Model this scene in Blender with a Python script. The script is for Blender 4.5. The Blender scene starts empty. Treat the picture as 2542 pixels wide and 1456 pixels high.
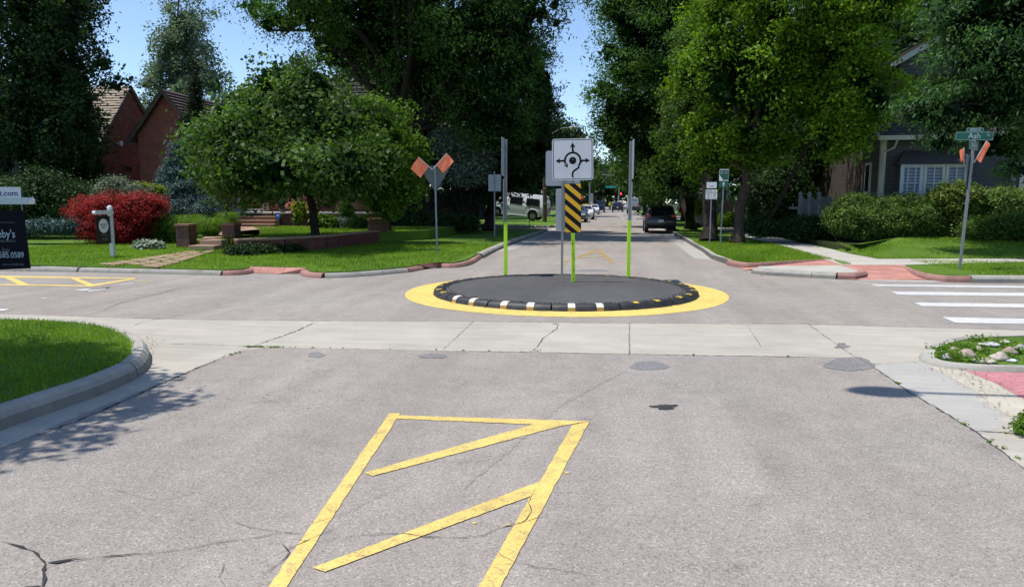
import bpy, bmesh, math, random
import numpy as np
from mathutils import Vector, Matrix, Euler
PI = math.pi
rnd = random.Random(7)
scene = bpy.context.scene
col = scene.collection

# ------------------------------------------------------------------ camera
F = 1765.; W = 2542; H = 1456; CZ = 1.6
PIT = math.atan((H/2-503)/F); YAW = math.radians(8.28)
cp, sp = math.cos(PIT), math.sin(PIT); cy, sy = math.cos(YAW), math.sin(YAW)
def ray(px, py):
    u = (px-W/2)/F; v = (H/2-py)/F
    f = cp+v*sp
    return (u*cy-f*sy, u*sy+f*cy, -sp+v*cp)
def G(px, py, z=0.):
    """surveyed point of the photograph on a level surface of height z"""
    r = ray(px, py); t = (z-CZ)/r[2]
    return Vector((r[0]*t, r[1]*t, z))
def at(px, py, Y):
    """surveyed point of the photograph on the vertical plane y = Y"""
    r = ray(px, py); t = Y/r[1]
    return Vector((r[0]*t, Y, CZ+r[2]*t))
def mpp(px, Y):
    """metres per photo pixel at distance Y"""
    r = ray(px, 503); return (Y/r[1])/F

cam = bpy.data.cameras.new('camera'); camo = bpy.data.objects.new('camera', cam)
col.objects.link(camo); camo.location = (0, 0, CZ)
camo.rotation_euler = (PI/2-PIT, 0, YAW)
cam.sensor_width = 36; cam.lens = F/W*36; cam.clip_start = .1; cam.clip_end = 3000
scene.camera = camo

# ------------------------------------------------------------------ light
SUN_EL = math.radians(69.5); SUN_H = Vector((-1, -.19)).normalized()
sd = Vector((SUN_H.x*math.cos(SUN_EL), SUN_H.y*math.cos(SUN_EL), math.sin(SUN_EL)))
sun = bpy.data.lights.new('sun', 'SUN'); sun.energy = 5.0; sun.angle = math.radians(.55)
sun.color = (1, .955, .89)
suno = bpy.data.objects.new('sun', sun); col.objects.link(suno)
suno.rotation_euler = sd.to_track_quat('Z', 'Y').to_euler(); suno.location = (0, 0, 60)
world = bpy.data.worlds.new('World'); scene.world = world; world.use_nodes = True
wn = world.node_tree; bg = wn.nodes['Background']
sky = wn.nodes.new('ShaderNodeTexSky'); sky.sky_type = 'NISHITA'; sky.sun_disc = False
sky.sun_elevation = SUN_EL; sky.sun_rotation = math.atan2(sd.x, sd.y)
sky.altitude = 1600; sky.air_density = 1.0; sky.dust_density = .6; sky.ozone_density = 1.6
tn = wn.nodes.new('ShaderNodeMix'); tn.data_type = 'RGBA'; tn.blend_type = 'MULTIPLY'; tn.inputs[0].default_value = 1
tn.inputs[7].default_value = (1.34, 1.36, 1.40, 1); wn.links.new(sky.outputs[0], tn.inputs[6])
wn.links.new(tn.outputs[2], bg.inputs[0]); bg.inputs[1].default_value = .145
scene.view_settings.view_transform = 'Standard'; scene.view_settings.look = 'None'
scene.view_settings.exposure = 0; scene.render.engine = 'CYCLES'
scene.cycles.max_bounces = 6; scene.cycles.transparent_max_bounces = 6
scene.cycles.diffuse_bounces = 3; scene.cycles.glossy_bounces = 2; scene.cycles.transmission_bounces = 3

# ------------------------------------------------------------------ materials
class NT:
    def __init__(s, name):
        s.m = bpy.data.materials.new(name); s.m.use_nodes = True
        s.t = s.m.node_tree; s.b = s.t.nodes['Principled BSDF']
    def n(s, typ, **k):
        nd = s.t.nodes.new(typ)
        for a, v in k.items():
            if a.startswith('_'): nd.inputs[a[1:].replace('_', ' ')].default_value = v
            else: setattr(nd, a, v)
        return nd
    def l(s, a, b): s.t.links.new(a, b)
    def noise(s, scale, detail=3, rough=.6, vec=None):
        nd = s.n('ShaderNodeTexNoise'); nd.inputs['Scale'].default_value = scale
        nd.inputs['Detail'].default_value = detail; nd.inputs['Roughness'].default_value = rough
        s.l(vec if vec is not None else s.co(), nd.inputs['Vector']); return nd.outputs['Fac']
    def co(s):
        if not hasattr(s, 'c'): s.c = s.n('ShaderNodeTexCoord').outputs['Object']
        return s.c
    def ramp(s, fac, stops):
        nd = s.n('ShaderNodeValToRGB'); cr = nd.color_ramp
        while len(cr.elements) < len(stops): cr.elements.new(.5)
        for e, (p, c) in zip(cr.elements, stops):
            e.position = p; e.color = c if len(c) == 4 else (*c, 1)
        s.l(fac, nd.inputs[0]); return nd.outputs[0]
    def mix(s, fac, a, b, mode='MIX'):
        nd = s.n('ShaderNodeMix', data_type='RGBA', blend_type=mode)
        for i, v in ((0, fac), (6, a), (7, b)):
            if isinstance(v, (int, float)): nd.inputs[i].default_value = v
            elif isinstance(v, tuple): nd.inputs[i].default_value = (*v[:3], 1)
            else: s.l(v, nd.inputs[i])
        return nd.outputs[2]
    def math(s, op, a, b=0.):
        nd = s.n('ShaderNodeMath', operation=op)
        for i, v in ((0, a), (1, b)):
            if isinstance(v, (int, float)): nd.inputs[i].default_value = v
            else: s.l(v, nd.inputs[i])
        return nd.outputs[0]
    def base(s, c):
        if isinstance(c, tuple): s.b.inputs['Base Color'].default_value = (*c[:3], 1)
        else: s.l(c, s.b.inputs['Base Color'])
    def bump(s, h, st=.3, dist=.01):
        nd = s.n('ShaderNodeBump'); nd.inputs['Strength'].default_value = st
        nd.inputs['Distance'].default_value = dist; s.l(h, nd.inputs['Height'])
        s.l(nd.outputs[0], s.b.inputs['Normal'])
    def rough(s, v, spec=.5):
        s.b.inputs['Roughness'].default_value = v; s.b.inputs['Specular IOR Level'].default_value = spec

def g3(v): return (v, v, v)
def M_plain(name, c, rough=.6, var=.25, scale=6, metal=0, bump=.0, spec=.5, coat=0):
    a = NT(name)
    n = a.noise(scale, 4)
    lo = tuple(x*(1-var) for x in c); hi = tuple(min(1, x*(1+var*.6)) for x in c)
    a.base(a.ramp(n, [(.3, lo), (.7, hi)])); a.rough(rough, spec); a.b.inputs['Metallic'].default_value = metal
    if coat: a.b.inputs['Coat Weight'].default_value = coat
    if bump: a.bump(a.noise(scale*8, 3), bump)
    return a.m

def M_asphalt(name, k=1., tint=(1, .893, .785), patch=False):
    a = NT(name); patch = patch or k < .95
    big = a.noise(.35, 4, .65); mid = a.noise(3.5, 4, .6); fine = a.noise(110, 2, .75)
    v = a.n('ShaderNodeTexVoronoi', feature='F1'); v.inputs['Scale'].default_value = 112
    a.l(a.co(), v.inputs['Vector'])
    sepc = a.n('ShaderNodeSeparateColor'); a.l(v.outputs['Color'], sepc.inputs[0])
    stone = a.ramp(sepc.outputs[0], [(.0, g3(.52)), (.22, g3(.84)), (.8, g3(1.06)), (.94, g3(1.15)), (.98, g3(1.55))])
    c = a.ramp(big, [(.3, tuple(.30*k*t for t in tint)), (.7, tuple(.368*k*t for t in tint))])
    c = a.mix(.6, c, a.ramp(mid, [(.25, g3(.82)), (.75, g3(1.12))]), 'MULTIPLY')
    c = a.mix(.75, c, stone, 'MULTIPLY')
    c = a.mix(.8, c, a.ramp(fine, [(.3, g3(.68)), (.62, g3(1.15))]), 'MULTIPLY')
    # tyre polish, oil drips, stains and a net of hairline cracks in places
    sx = a.n('ShaderNodeMapping'); sx.inputs['Scale'].default_value = (1.1, .12, 1); a.l(a.co(), sx.inputs[0])
    c = a.mix(.8, c, a.ramp(a.noise(1.3, 4, .6, sx.outputs[0]), [(.3, g3(.82)), (.7, g3(1.10))]), 'MULTIPLY')
    c = a.mix(1., c, a.ramp(a.noise(1.7, 6, .75), [(.30, g3(.80)), (.42, g3(1.)), (.72, g3(1.)), (.8, g3(1.07))]), 'MULTIPLY')
    c = a.mix(.35, c, a.ramp(a.noise(.22, 3, .5), [(.35, (1.0, .93, .90)), (.65, (.95, 1.0, 1.04))]), 'MULTIPLY')
    if not patch:
        dst = a.n('ShaderNodeVectorMath', operation='ADD'); nz = a.n('ShaderNodeTexNoise'); nz.inputs['Scale'].default_value = 5; nz.inputs['Detail'].default_value = 4
        sc_ = a.n('ShaderNodeVectorMath', operation='SCALE'); a.l(nz.outputs['Color'], sc_.inputs[0]); sc_.inputs['Scale'].default_value = .35
        a.l(a.co(), nz.inputs['Vector']); a.l(a.co(), dst.inputs[0]); a.l(sc_.outputs[0], dst.inputs[1])
        ve = a.n('ShaderNodeTexVoronoi', feature='DISTANCE_TO_EDGE'); ve.inputs['Scale'].default_value = 1.9; a.l(dst.outputs[0], ve.inputs['Vector'])
        ln = a.ramp(ve.outputs['Distance'], [(0, g3(1)), (.010, g3(.0))]); msk = a.ramp(a.noise(.45, 3, .6), [(.52, g3(0)), (.64, g3(.75))])
        c = a.mix(a.math('MULTIPLY', ln, msk), c, (.06, .055, .05))
    a.base(c); a.rough(.9, .25); a.bump(a.mix(.5, fine, v.outputs['Distance']), .55, .006)
    return a.m

def M_concrete(name, c=(.40, .385, .35), k=1., grime_and_shade=False):
    a = NT(name)
    b = a.noise(.8, 5, .7); f = a.noise(60, 3, .7)
    st = a.n('ShaderNodeMapping'); st.inputs['Scale'].default_value = (.5, 3, 1); a.l(a.co(), st.inputs[0])
    s_ = a.noise(2.2, 5, .65, st.outputs[0])
    x = a.ramp(b, [(.25, tuple(.80*k*t for t in c)), (.7, tuple(1.06*k*t for t in c))])
    x = a.mix(.7, x, a.ramp(s_, [(.25, g3(.78)), (.6, g3(1.04))]), 'MULTIPLY')
    x = a.mix(.5, x, a.ramp(f, [(.3, g3(.8)), (.65, g3(1.1))]), 'MULTIPLY')
    if grime_and_shade:
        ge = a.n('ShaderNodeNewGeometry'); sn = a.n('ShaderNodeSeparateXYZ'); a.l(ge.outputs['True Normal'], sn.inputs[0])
        x = a.mix(1., x, a.ramp(a.math('ADD', sn.outputs[2], a.math('MULTIPLY', a.noise(6, 4), .25)), [(.15, g3(.42)), (.95, g3(1.))]), 'MULTIPLY')  # side faces painted darker by normal: shade as well as grime
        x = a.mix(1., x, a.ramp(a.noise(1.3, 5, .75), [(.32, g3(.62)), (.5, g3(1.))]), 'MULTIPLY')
    a.base(x); a.rough(.9, .25); a.bump(f, .35, .006)
    return a.m

def M_paint(name, c, wear=.35, k=70):
    a = NT(name)
    n = a.noise(9, 5, .7); f = a.noise(k, 3, .8)
    x = a.ramp(n, [(.25, tuple(.80*t for t in c)), (.7, c)])
    w = a.ramp(a.math('ADD', a.math('MULTIPLY', f, .6), a.math('MULTIPLY', n, .4)), [(.36, g3(min(1, wear*2.2))), (.50, g3(0))])
    x = a.mix(w, x, (.20, .18, .16)); x = a.mix(.8, x, a.ramp(a.noise(.9, 5, .7), [(.3, g3(.80)), (.65, g3(1.05))]), 'MULTIPLY'); x = a.mix(.55, x, a.ramp(f, [(.3, g3(.72)), (.6, g3(1.08))]), 'MULTIPLY')
    a.base(x); a.rough(.85, .3); a.bump(f, .3, .004)
    return a.m

def M_grass(name, c1, c2, c3):
    a = NT(name)
    b = a.noise(.45, 4, .6); m = a.noise(4, 4, .7); f = a.noise(45, 3, .8)
    x = a.mix(a.ramp(b, [(.35, g3(0)), (.65, g3(1))]), c1, c2)
    x = a.mix(a.ramp(m, [(.55, g3(0)), (.8, g3(.8))]), x, c3)
    x = a.mix(.9, x, a.ramp(a.noise(1.1, 5, .7), [(.30, (1.35, 1.12, 1.1)), (.45, g3(1.)), (.7, g3(.85))]), 'MULTIPLY')
    x = a.mix(.9, x, a.ramp(f, [(.28, g3(.35)), (.68, g3(1.35))]), 'MULTIPLY')
    a.base(x); a.rough(.8, .2); a.bump(f, .9, .03)
    return a.m

def M_leaf(name, dark, light, trans=.35, gloss=.5, spec=.18):
    """leaf material; per-leaf tint comes from the 'tint' attribute"""
    a = NT(name)
    at_ = a.n('ShaderNodeAttribute'); at_.attribute_name = 'tint'
    sep = a.n('ShaderNodeSeparateColor'); a.l(at_.outputs['Color'], sep.inputs[0])
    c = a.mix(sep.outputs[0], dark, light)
    a.base(c); a.rough(gloss, spec)
    tr = a.n('ShaderNodeBsdfTranslucent')
    c2 = a.mix(1.0, c, (1.25, 1.35, .45), 'MULTIPLY'); a.l(c2, tr.inputs[0])
    mx = a.n('ShaderNodeMixShader'); mx.inputs[0].default_value = trans
    a.l(a.b.outputs[0], mx.inputs[1]); a.l(tr.outputs[0], mx.inputs[2])
    a.l(mx.outputs[0], a.t.nodes['Material Output'].inputs[0])
    return a.m

def M_brick(name, axis='xz', c1=(.20, .055, .035), c2=(.12, .035, .028), mort=(.20, .15, .12), sc=1., bw=.22, bh=.075):
    a = NT(name)
    sp_ = a.n('ShaderNodeSeparateXYZ'); a.l(a.co(), sp_.inputs[0]); cb = a.n('ShaderNodeCombineXYZ')
    a.l(sp_.outputs['XYZ'.index(axis[0].upper())], cb.inputs[0]); a.l(sp_.outputs['XYZ'.index(axis[1].upper())], cb.inputs[1])
    b = a.n('ShaderNodeTexBrick'); a.l(cb.outputs[0], b.inputs['Vector'])
    b.inputs['Color1'].default_value = (*c1, 1); b.inputs['Color2'].default_value = (*c2, 1); b.inputs['Mortar'].default_value = (*mort, 1)
    b.inputs['Scale'].default_value = sc; b.inputs['Brick Width'].default_value = bw; b.inputs['Row Height'].default_value = bh
    b.inputs['Mortar Size'].default_value = .008; b.inputs['Bias'].default_value = -.1
    x = a.mix(.6, b.outputs[0], a.ramp(a.noise(2.5, 4), [(.3, g3(.65)), (.7, g3(1.25))]), 'MULTIPLY')
    a.base(x); a.rough(.9, .2); a.bump(b.outputs['Fac'], .5, -.01)
    return a.m

def M_stripe(name, c, axis, per, dark=.5, width=.12, rough=.7):
    """boards with dark gaps every per metres along one axis"""
    a = NT(name)
    sp_ = a.n('ShaderNodeSeparateXYZ'); a.l(a.co(), sp_.inputs[0])
    z = a.math('FRACT', a.math('MULTIPLY', sp_.outputs['XYZ'.index(axis)], 1/per))
    k = a.ramp(z, [(0, g3(dark*.6)), (width, g3(1)), (1, g3(.9))])
    x = a.mix(1., c, k, 'MULTIPLY'); x = a.mix(.5, x, a.ramp(a.noise(3, 4), [(.3, g3(.75)), (.7, g3(1.15))]), 'MULTIPLY')
    a.base(x); a.rough(rough, .3); a.bump(z, .4, .012)
    return a.m

def M_bark(name, c):
    a = NT(name)
    mp = a.n('ShaderNodeMapping'); mp.inputs['Scale'].default_value = (9, 9, 1.6); a.l(a.co(), mp.inputs[0])
    n = a.noise(2.2, 5, .7, mp.outputs[0])
    a.base(a.ramp(n, [(.3, tuple(t*.45 for t in c)), (.65, tuple(t*1.25 for t in c))])); a.rough(.95, .15)
    a.bump(n, .9, .04); return a.m

def M_glass(name, c=(.01, .012, .016), rough=.08):
    a = NT(name); a.base(c); a.rough(rough, .9); return a.m

def M_emit(name, c, st):
    a = NT(name); a.base(c); a.b.inputs['Emission Color'].default_value = (*c, 1); a.b.inputs['Emission Strength'].default_value = st; return a.m

# ------------------------------------------------------------------ object helpers
def tag(o, label=None, cat=None, group=None, kind=None):
    if label: o['label'] = label
    if cat: o['category'] = cat
    if group: o['group'] = group
    if kind: o['kind'] = kind
    return o
def thing(name, label, cat, loc=(0, 0, 0), rz=0., group=None, rot=None):
    o = bpy.data.objects.new(name, None); col.objects.link(o); o.empty_display_size = .2
    o.location = loc; o.rotation_euler = rot if rot else (0, 0, rz)
    return tag(o, label, cat, group)

class MB:
    def __init__(s): s.v = []; s.f = []; s.mi = []; s.cur = 0
    def add(s, vs, fs):
        o = len(s.v); s.v += [tuple(v) for v in vs]
        for f in fs: s.f.append([o+i for i in f]); s.mi.append(s.cur)
        return s
    def box(s, c, d, rz=0., rx=0., taper=1.):
        hx, hy, hz = d[0]/2, d[1]/2, d[2]/2
        R_ = Matrix.Rotation(rz, 3, 'Z') @ Matrix.Rotation(rx, 3, 'X')
        vs = []
        for z in (-hz, hz):
            t = 1 if z < 0 else taper
            for x, y in ((-hx, -hy), (hx, -hy), (hx, hy), (-hx, hy)): vs.append(Vector(c)+R_ @ Vector((x*t, y*t, z)))
        return s.add(vs, [(3, 2, 1, 0), (4, 5, 6, 7), (0, 1, 5, 4), (1, 2, 6, 5), (2, 3, 7, 6), (3, 0, 4, 7)])
    def box2(s, a, b): return s.box([(a[i]+b[i])/2 for i in range(3)], [abs(b[i]-a[i]) for i in range(3)])
    def poly(s, pts, fl=False): return s.add(pts, [tuple(range(len(pts)))[::-1] if fl else tuple(range(len(pts)))])
    def prism(s, pts, z0, z1):
        n = len(pts); vs = [(p[0], p[1], z0) for p in pts]+[(p[0], p[1], z1) for p in pts]
        return s.add(vs, [tuple(range(n))[::-1], tuple(range(n, 2*n))]+[(i, (i+1) % n, n+(i+1) % n, n+i) for i in range(n)])
    def extrude(s, pts, d):
        """closed 3-D polygon swept by vector d"""
        n = len(pts); d = Vector(d); vs = [Vector(p) for p in pts]+[Vector(p)+d for p in pts]
        return s.add(vs, [tuple(range(n))[::-1], tuple(range(n, 2*n))]+[(i, (i+1) % n, n+(i+1) % n, n+i) for i in range(n)])
    def tube(s, pts, r, n=8, caps=True):
        pts = [Vector(p) for p in pts]; m = len(pts)
        rs = list(r) if isinstance(r, (list, tuple)) else [r]*m
        vs = []; up = None
        for i, p in enumerate(pts):
            t = (pts[min(i+1, m-1)]-pts[max(i-1, 0)]).normalized()
            if up is None: up = Vector((1, 0, 0)) if abs(t.z) > .8 else Vector((0, 0, 1))
            a = t.cross(up).normalized(); b = a.cross(t).normalized(); up = b if abs(b.dot(t)) < .9 else up
            for k in range(n):
                an = 2*PI*k/n; vs.append(p+(a*math.cos(an)+b*math.sin(an))*rs[i])
        fs = [(i*n+k, i*n+(k+1) % n, (i+1)*n+(k+1) % n, (i+1)*n+k) for i in range(m-1) for k in range(n)]
        if caps: fs += [tuple(range(n))[::-1], tuple((m-1)*n+k for k in range(n))]
        return s.add(vs, fs)
    def cyl(s, c, r, h, n=16, axis='z', r2=None):
        c = Vector(c); d = {'x': Vector((1, 0, 0)), 'y': Vector((0, 1, 0)), 'z': Vector((0, 0, 1))}[axis]
        return s.tube([c-d*h/2, c+d*h/2], [r, r if r2 is None else r2], n)
    def lathe(s, prof, c=(0, 0, 0), n=20):
        vs = [(c[0]+r*math.cos(2*PI*k/n), c[1]+r*math.sin(2*PI*k/n), c[2]+z) for r, z in prof for k in range(n)]
        fs = [(i*n+k, i*n+(k+1) % n, (i+1)*n+(k+1) % n, (i+1)*n+k) for i in range(len(prof)-1) for k in range(n)]
        return s.add(vs, fs)
    def build(s, name, mat, parent=None, smooth=False, bevel=0., seg=2, loc=None, ang=40):
        me = bpy.data.meshes.new(name); me.from_pydata(s.v, [], s.f)
        mats = mat if isinstance(mat, (list, tuple)) else [mat]
        for m in mats: me.materials.append(m)
        if len(mats) > 1: me.polygons.foreach_set('material_index', s.mi)
        bm = bmesh.new(); bm.from_mesh(me)
        bmesh.ops.recalc_face_normals(bm, faces=bm.faces)
        if bevel:
            bmesh.ops.bevel(bm, geom=[e for e in bm.edges if len(e.link_faces) == 2 and e.calc_face_angle(0) > .5], offset=bevel, segments=seg, affect='EDGES', profile=.6)
        bm.to_mesh(me); bm.free()
        if smooth:
            me.polygons.foreach_set('use_smooth', [True]*len(me.polygons))
            try: me.set_sharp_from_angle(angle=math.radians(ang))
            except Exception: pass
        me.update()
        o = bpy.data.objects.new(name, me); col.objects.link(o); o.parent = parent
        if loc: o.location = loc
        return o

def sheet(name, pts, z, mat, kind='structure', thick=0., parent=None):
    """flat sheet / slab with outline pts"""
    mb = MB()
    if thick: mb.prism(pts, z-thick, z)
    else: mb.poly([(p[0], p[1], z) for p in pts])
    me_o = mb.build(name, mat, parent)
    if not thick:
        me = me_o.data
        if me.polygons[0].normal.z < 0: me.flip_normals()
    if kind: me_o['kind'] = kind
    return me_o

def P(lst, z=0.):
    """photo points (2-tuples) and world points ('w',x,y) -> xy"""
    out = []
    for q in lst:
        if q[0] == 'w': out.append((q[1], q[2]))
        else:
            g = G(q[0], q[1], z); out.append((g.x, g.y))
    return out

def smooth_path(pts, n=4):
    """catmull-rom"""
    pts = [Vector((p[0], p[1])) for p in pts]; out = []
    for i in range(len(pts)-1):
        p0 = pts[max(i-1, 0)]; p1 = pts[i]; p2 = pts[i+1]; p3 = pts[min(i+2, len(pts)-1)]
        for k in range(n):
            t = k/n
            out.append(.5*((2*p1)+(p2-p0)*t+(2*p0-5*p1+4*p2-p3)*t*t+(3*p1-p0-3*p2+p3)*t**3))
    out.append(pts[-1]); return [(p.x, p.y) for p in out]

def kerb(name, path, mat, side=1, w=.15, h=.15, closed=False, caps=True, joints=True, top=None):
    """kerb swept outside a lawn edge; side = +1 kerb lies right of the path direction"""
    prof = [(-.02, -.02), (-.02, h), (w*.70, h), (w*.9, h-.022), (w+.015, h-.06), (w+.035, -.02)]
    p = [Vector((a[0], a[1])) for a in path]; m = len(p); mb = MB(); vs = []
    for i in range(m):
        a = p[(i-1) % m] if closed else p[max(i-1, 0)]; b = p[(i+1) % m] if closed else p[min(i+1, m-1)]
        t = (b-a).normalized(); nrm = Vector((t.y, -t.x))*side
        for (d, z) in prof: vs.append((p[i].x+nrm.x*d, p[i].y+nrm.y*d, z))
    k = len(prof); fs = []
    for i in range(m if closed else m-1):
        j = (i+1) % m
        fs += [(i*k+q, i*k+q+1, j*k+q+1, j*k+q) for q in range(k-1)]
    if not closed: fs += [tuple(range(k)), tuple((m-1)*k+q for q in range(k))]
    mb.add(vs, fs); o = mb.build(name, mat, smooth=True, ang=22); o['kind'] = 'structure'
    # open joints every few metres, slightly proud dark slits
    jm = MB(); acc = 1.3
    for i in range(m-1):
        seg = p[i+1]-p[i]; L_ = seg.length
        if L_ < 1e-4: continue
        t = seg/L_; nrm = Vector((t.y, -t.x))*side
        while acc < L_ and p[i].length < 60:
            c = p[i]+t*acc; vs = []
            for off in (-.005, .005):
                for (d, z) in prof[1:]: vs.append((c.x+t.x*off+nrm.x*(d+.0015), c.y+t.y*off+nrm.y*(d+.0015), z+.0015))
            kk = k-1; jm.add(vs, [(q, q+1, kk+q+1, kk+q) for q in range(kk-1)]); acc += 2.9
        acc -= L_
    if jm.f: jm.build('kerb_joint', JOINT)['kind'] = 'structure'
    return o

def ribbon(mb, path, w, z, jit=0., taper=True):
    p = [Vector((a[0], a[1])) for a in path]
    if jit:
        q = []
        for i in range(len(p)-1):
            n = max(1, int((p[i+1]-p[i]).length/.04)); n = min(n, 90)
            for k in range(n): q.append(p[i].lerp(p[i+1], k/n)+Vector((rnd.gauss(0, jit), rnd.gauss(0, jit))))
        q.append(p[-1]); p = q
    vs = []; m = len(p)
    for i in range(m):
        t = (p[min(i+1, m-1)]-p[max(i-1, 0)])
        t = t.normalized() if t.length > 1e-6 else Vector((1, 0)); n_ = Vector((t.y, -t.x))
        ww = w*(.25+.9*rnd.random()**2) if jit else w
        if taper and jit: ww *= min(1, .25+3*min(i, m-1-i)/m)
        vs += [(p[i].x+n_.x*ww/2, p[i].y+n_.y*ww/2, z), (p[i].x-n_.x*ww/2, p[i].y-n_.y*ww/2, z)]
    mb.add(vs, [(2*i, 2*i+1, 2*i+3, 2*i+2) for i in range(m-1)])

def text(s, size, mat, parent, loc, rot=(PI/2, 0, 0), align='CENTER', ext=.0015, name='lettering', sx=1., bold=0.):
    cu = bpy.data.curves.new('lettering_curve', 'FONT'); cu.body = s; cu.size = size; cu.align_x = align; cu.align_y = 'CENTER'
    cu.extrude = ext; cu.resolution_u = 3; cu.offset = bold
    t = bpy.data.objects.new('lettering_tmp', cu); col.objects.link(t)
    bpy.context.view_layer.update()
    me = bpy.data.meshes.new_from_object(t.evaluated_get(bpy.context.evaluated_depsgraph_get()))
    bpy.data.objects.remove(t); bpy.data.curves.remove(cu)
    me.materials.clear(); me.materials.append(mat)
    o = bpy.data.objects.new(name, me); col.objects.link(o); o.parent = parent
    o.location = loc; o.rotation_euler = rot; o.scale = (sx, 1, 1); return o

# ------------------------------------------------------------------ foliage
rs = np.random.RandomState(11)
def np_mesh(name, V, nv, mat, parent=None, tint=None, smooth=False):
    """V: (n*nv,3) array of n separate polygons with nv corners"""
    n = len(V)//nv; me = bpy.data.meshes.new(name)
    me.vertices.add(len(V)); me.loops.add(n*nv); me.polygons.add(n)
    me.vertices.foreach_set('co', V.astype(np.float32).ravel())
    me.loops.foreach_set('vertex_index', np.arange(n*nv, dtype=np.int32))
    me.polygons.foreach_set('loop_start', np.arange(0, n*nv, nv, dtype=np.int32))
    me.polygons.foreach_set('loop_total', np.full(n, nv, dtype=np.int32))
    if tint is not None:
        a = me.color_attributes.new('tint', 'FLOAT_COLOR', 'POINT')
        c = np.ones((n*nv, 4), dtype=np.float32); c[:, 0] = np.repeat(tint, nv); c[:, 1] = c[:, 0]; c[:, 2] = c[:, 0]
        a.data.foreach_set('color', c.ravel())
    me.update(calc_edges=True); me.materials.append(mat)
    o = bpy.data.objects.new(name, me); col.objects.link(o); o.parent = parent
    return o

def leaf_quads(C, N, size, aspect=.55, droop=0.):
    """C centres, N normals -> rhombic leaves"""
    n = len(C)
    A = rs.normal(size=(n, 3)); A[:, 2] -= droop
    A -= (A*N).sum(1)[:, None]*N; A /= np.linalg.norm(A, axis=1)[:, None]+1e-9
    B = np.cross(N, A); s = size[:, None]
    V = np.empty((n, 4, 3))
    V[:, 0] = C-A*s*.5; V[:, 1] = C+B*s*.5*aspect-A*s*.05+N*s*.08; V[:, 2] = C+A*s*.5; V[:, 3] = C-B*s*.5*aspect-A*s*.05+N*s*.08
    return V.reshape(-1, 3)

def crown_pts(lobes, n, k, clump, shell=(.55, 1.03), flat=.7):
    L = np.array(lobes, float); w = (L[:, 3]*L[:, 4]*L[:, 5])**(2/3); w /= w.sum()
    nc = max(1, n//k); idx = rs.choice(len(L), nc, p=w)
    d = rs.normal(size=(nc, 3)); d /= np.linalg.norm(d, axis=1)[:, None]
    r = shell[0]+(shell[1]-shell[0])*rs.rand(nc)**.55
    # bumpy surface
    r *= 1+.13*np.sin(d[:, 0]*7+idx*1.7)*np.cos(d[:, 2]*6+idx)+.08*rs.normal(size=nc)
    c = L[idx, :3]+d*r[:, None]*L[idx, 3:6]
    tc = rs.rand(nc)
    C = np.repeat(c, k, 0)
    off = rs.normal(size=(nc*k, 3))*clump*np.array([1, 1, flat]); C = C+off
    return C, np.repeat(d, k, 0), np.repeat(tc, k), np.repeat(r, k)

def puff_pts(lobes, n, pr, shell=(.55, 1.03), dens=1.25):
    """crown made of many overlapping leafy sprays set over the lobes"""
    PC = []; PR = []; PD = []
    for L in lobes:
        R_ = (L[3]*L[4]*L[5])**(1/3); p_ = min(pr, .6*R_+.05)
        k = max(4, int(dens*3.2*(R_/p_)**2))
        d = rs.normal(size=(k, 3)); d /= np.linalg.norm(d, axis=1)[:, None]
        r = np.where(rs.rand(k) < .8, .82+.26*rs.rand(k), .3+.5*rs.rand(k))
        PC.append(np.array(L[:3])+d*r[:, None]*np.array(L[3:6])); PR.append(p_*(.55+.75*rs.rand(k))); PD.append(d)
    PC = np.concatenate(PC); PR = np.concatenate(PR); PD = np.concatenate(PD)
    w = PR**2; w /= w.sum(); idx = rs.choice(len(PC), n, p=w); tp = rs.rand(len(PC))
    ax = rs.normal(size=(len(PC), 3)); ax[:, 2] *= .8; ax /= np.linalg.norm(ax, axis=1)[:, None]   # sprays are elongated
    dd = rs.normal(size=(n, 3)); dd[:, 2] = np.where(rs.rand(n) < .60, np.abs(dd[:, 2]), dd[:, 2]); dd /= np.linalg.norm(dd, axis=1)[:, None]
    q = dd*(.60+.5*rs.rand(n))[:, None]; q[:, 2] *= .80
    q += ax[idx]*((q*ax[idx]).sum(1)*.7)[:, None]
    C = PC[idx]+q*PR[idx][:, None]
    return C, dd*.8+PD[idx]*.35, tp[idx]

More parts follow.
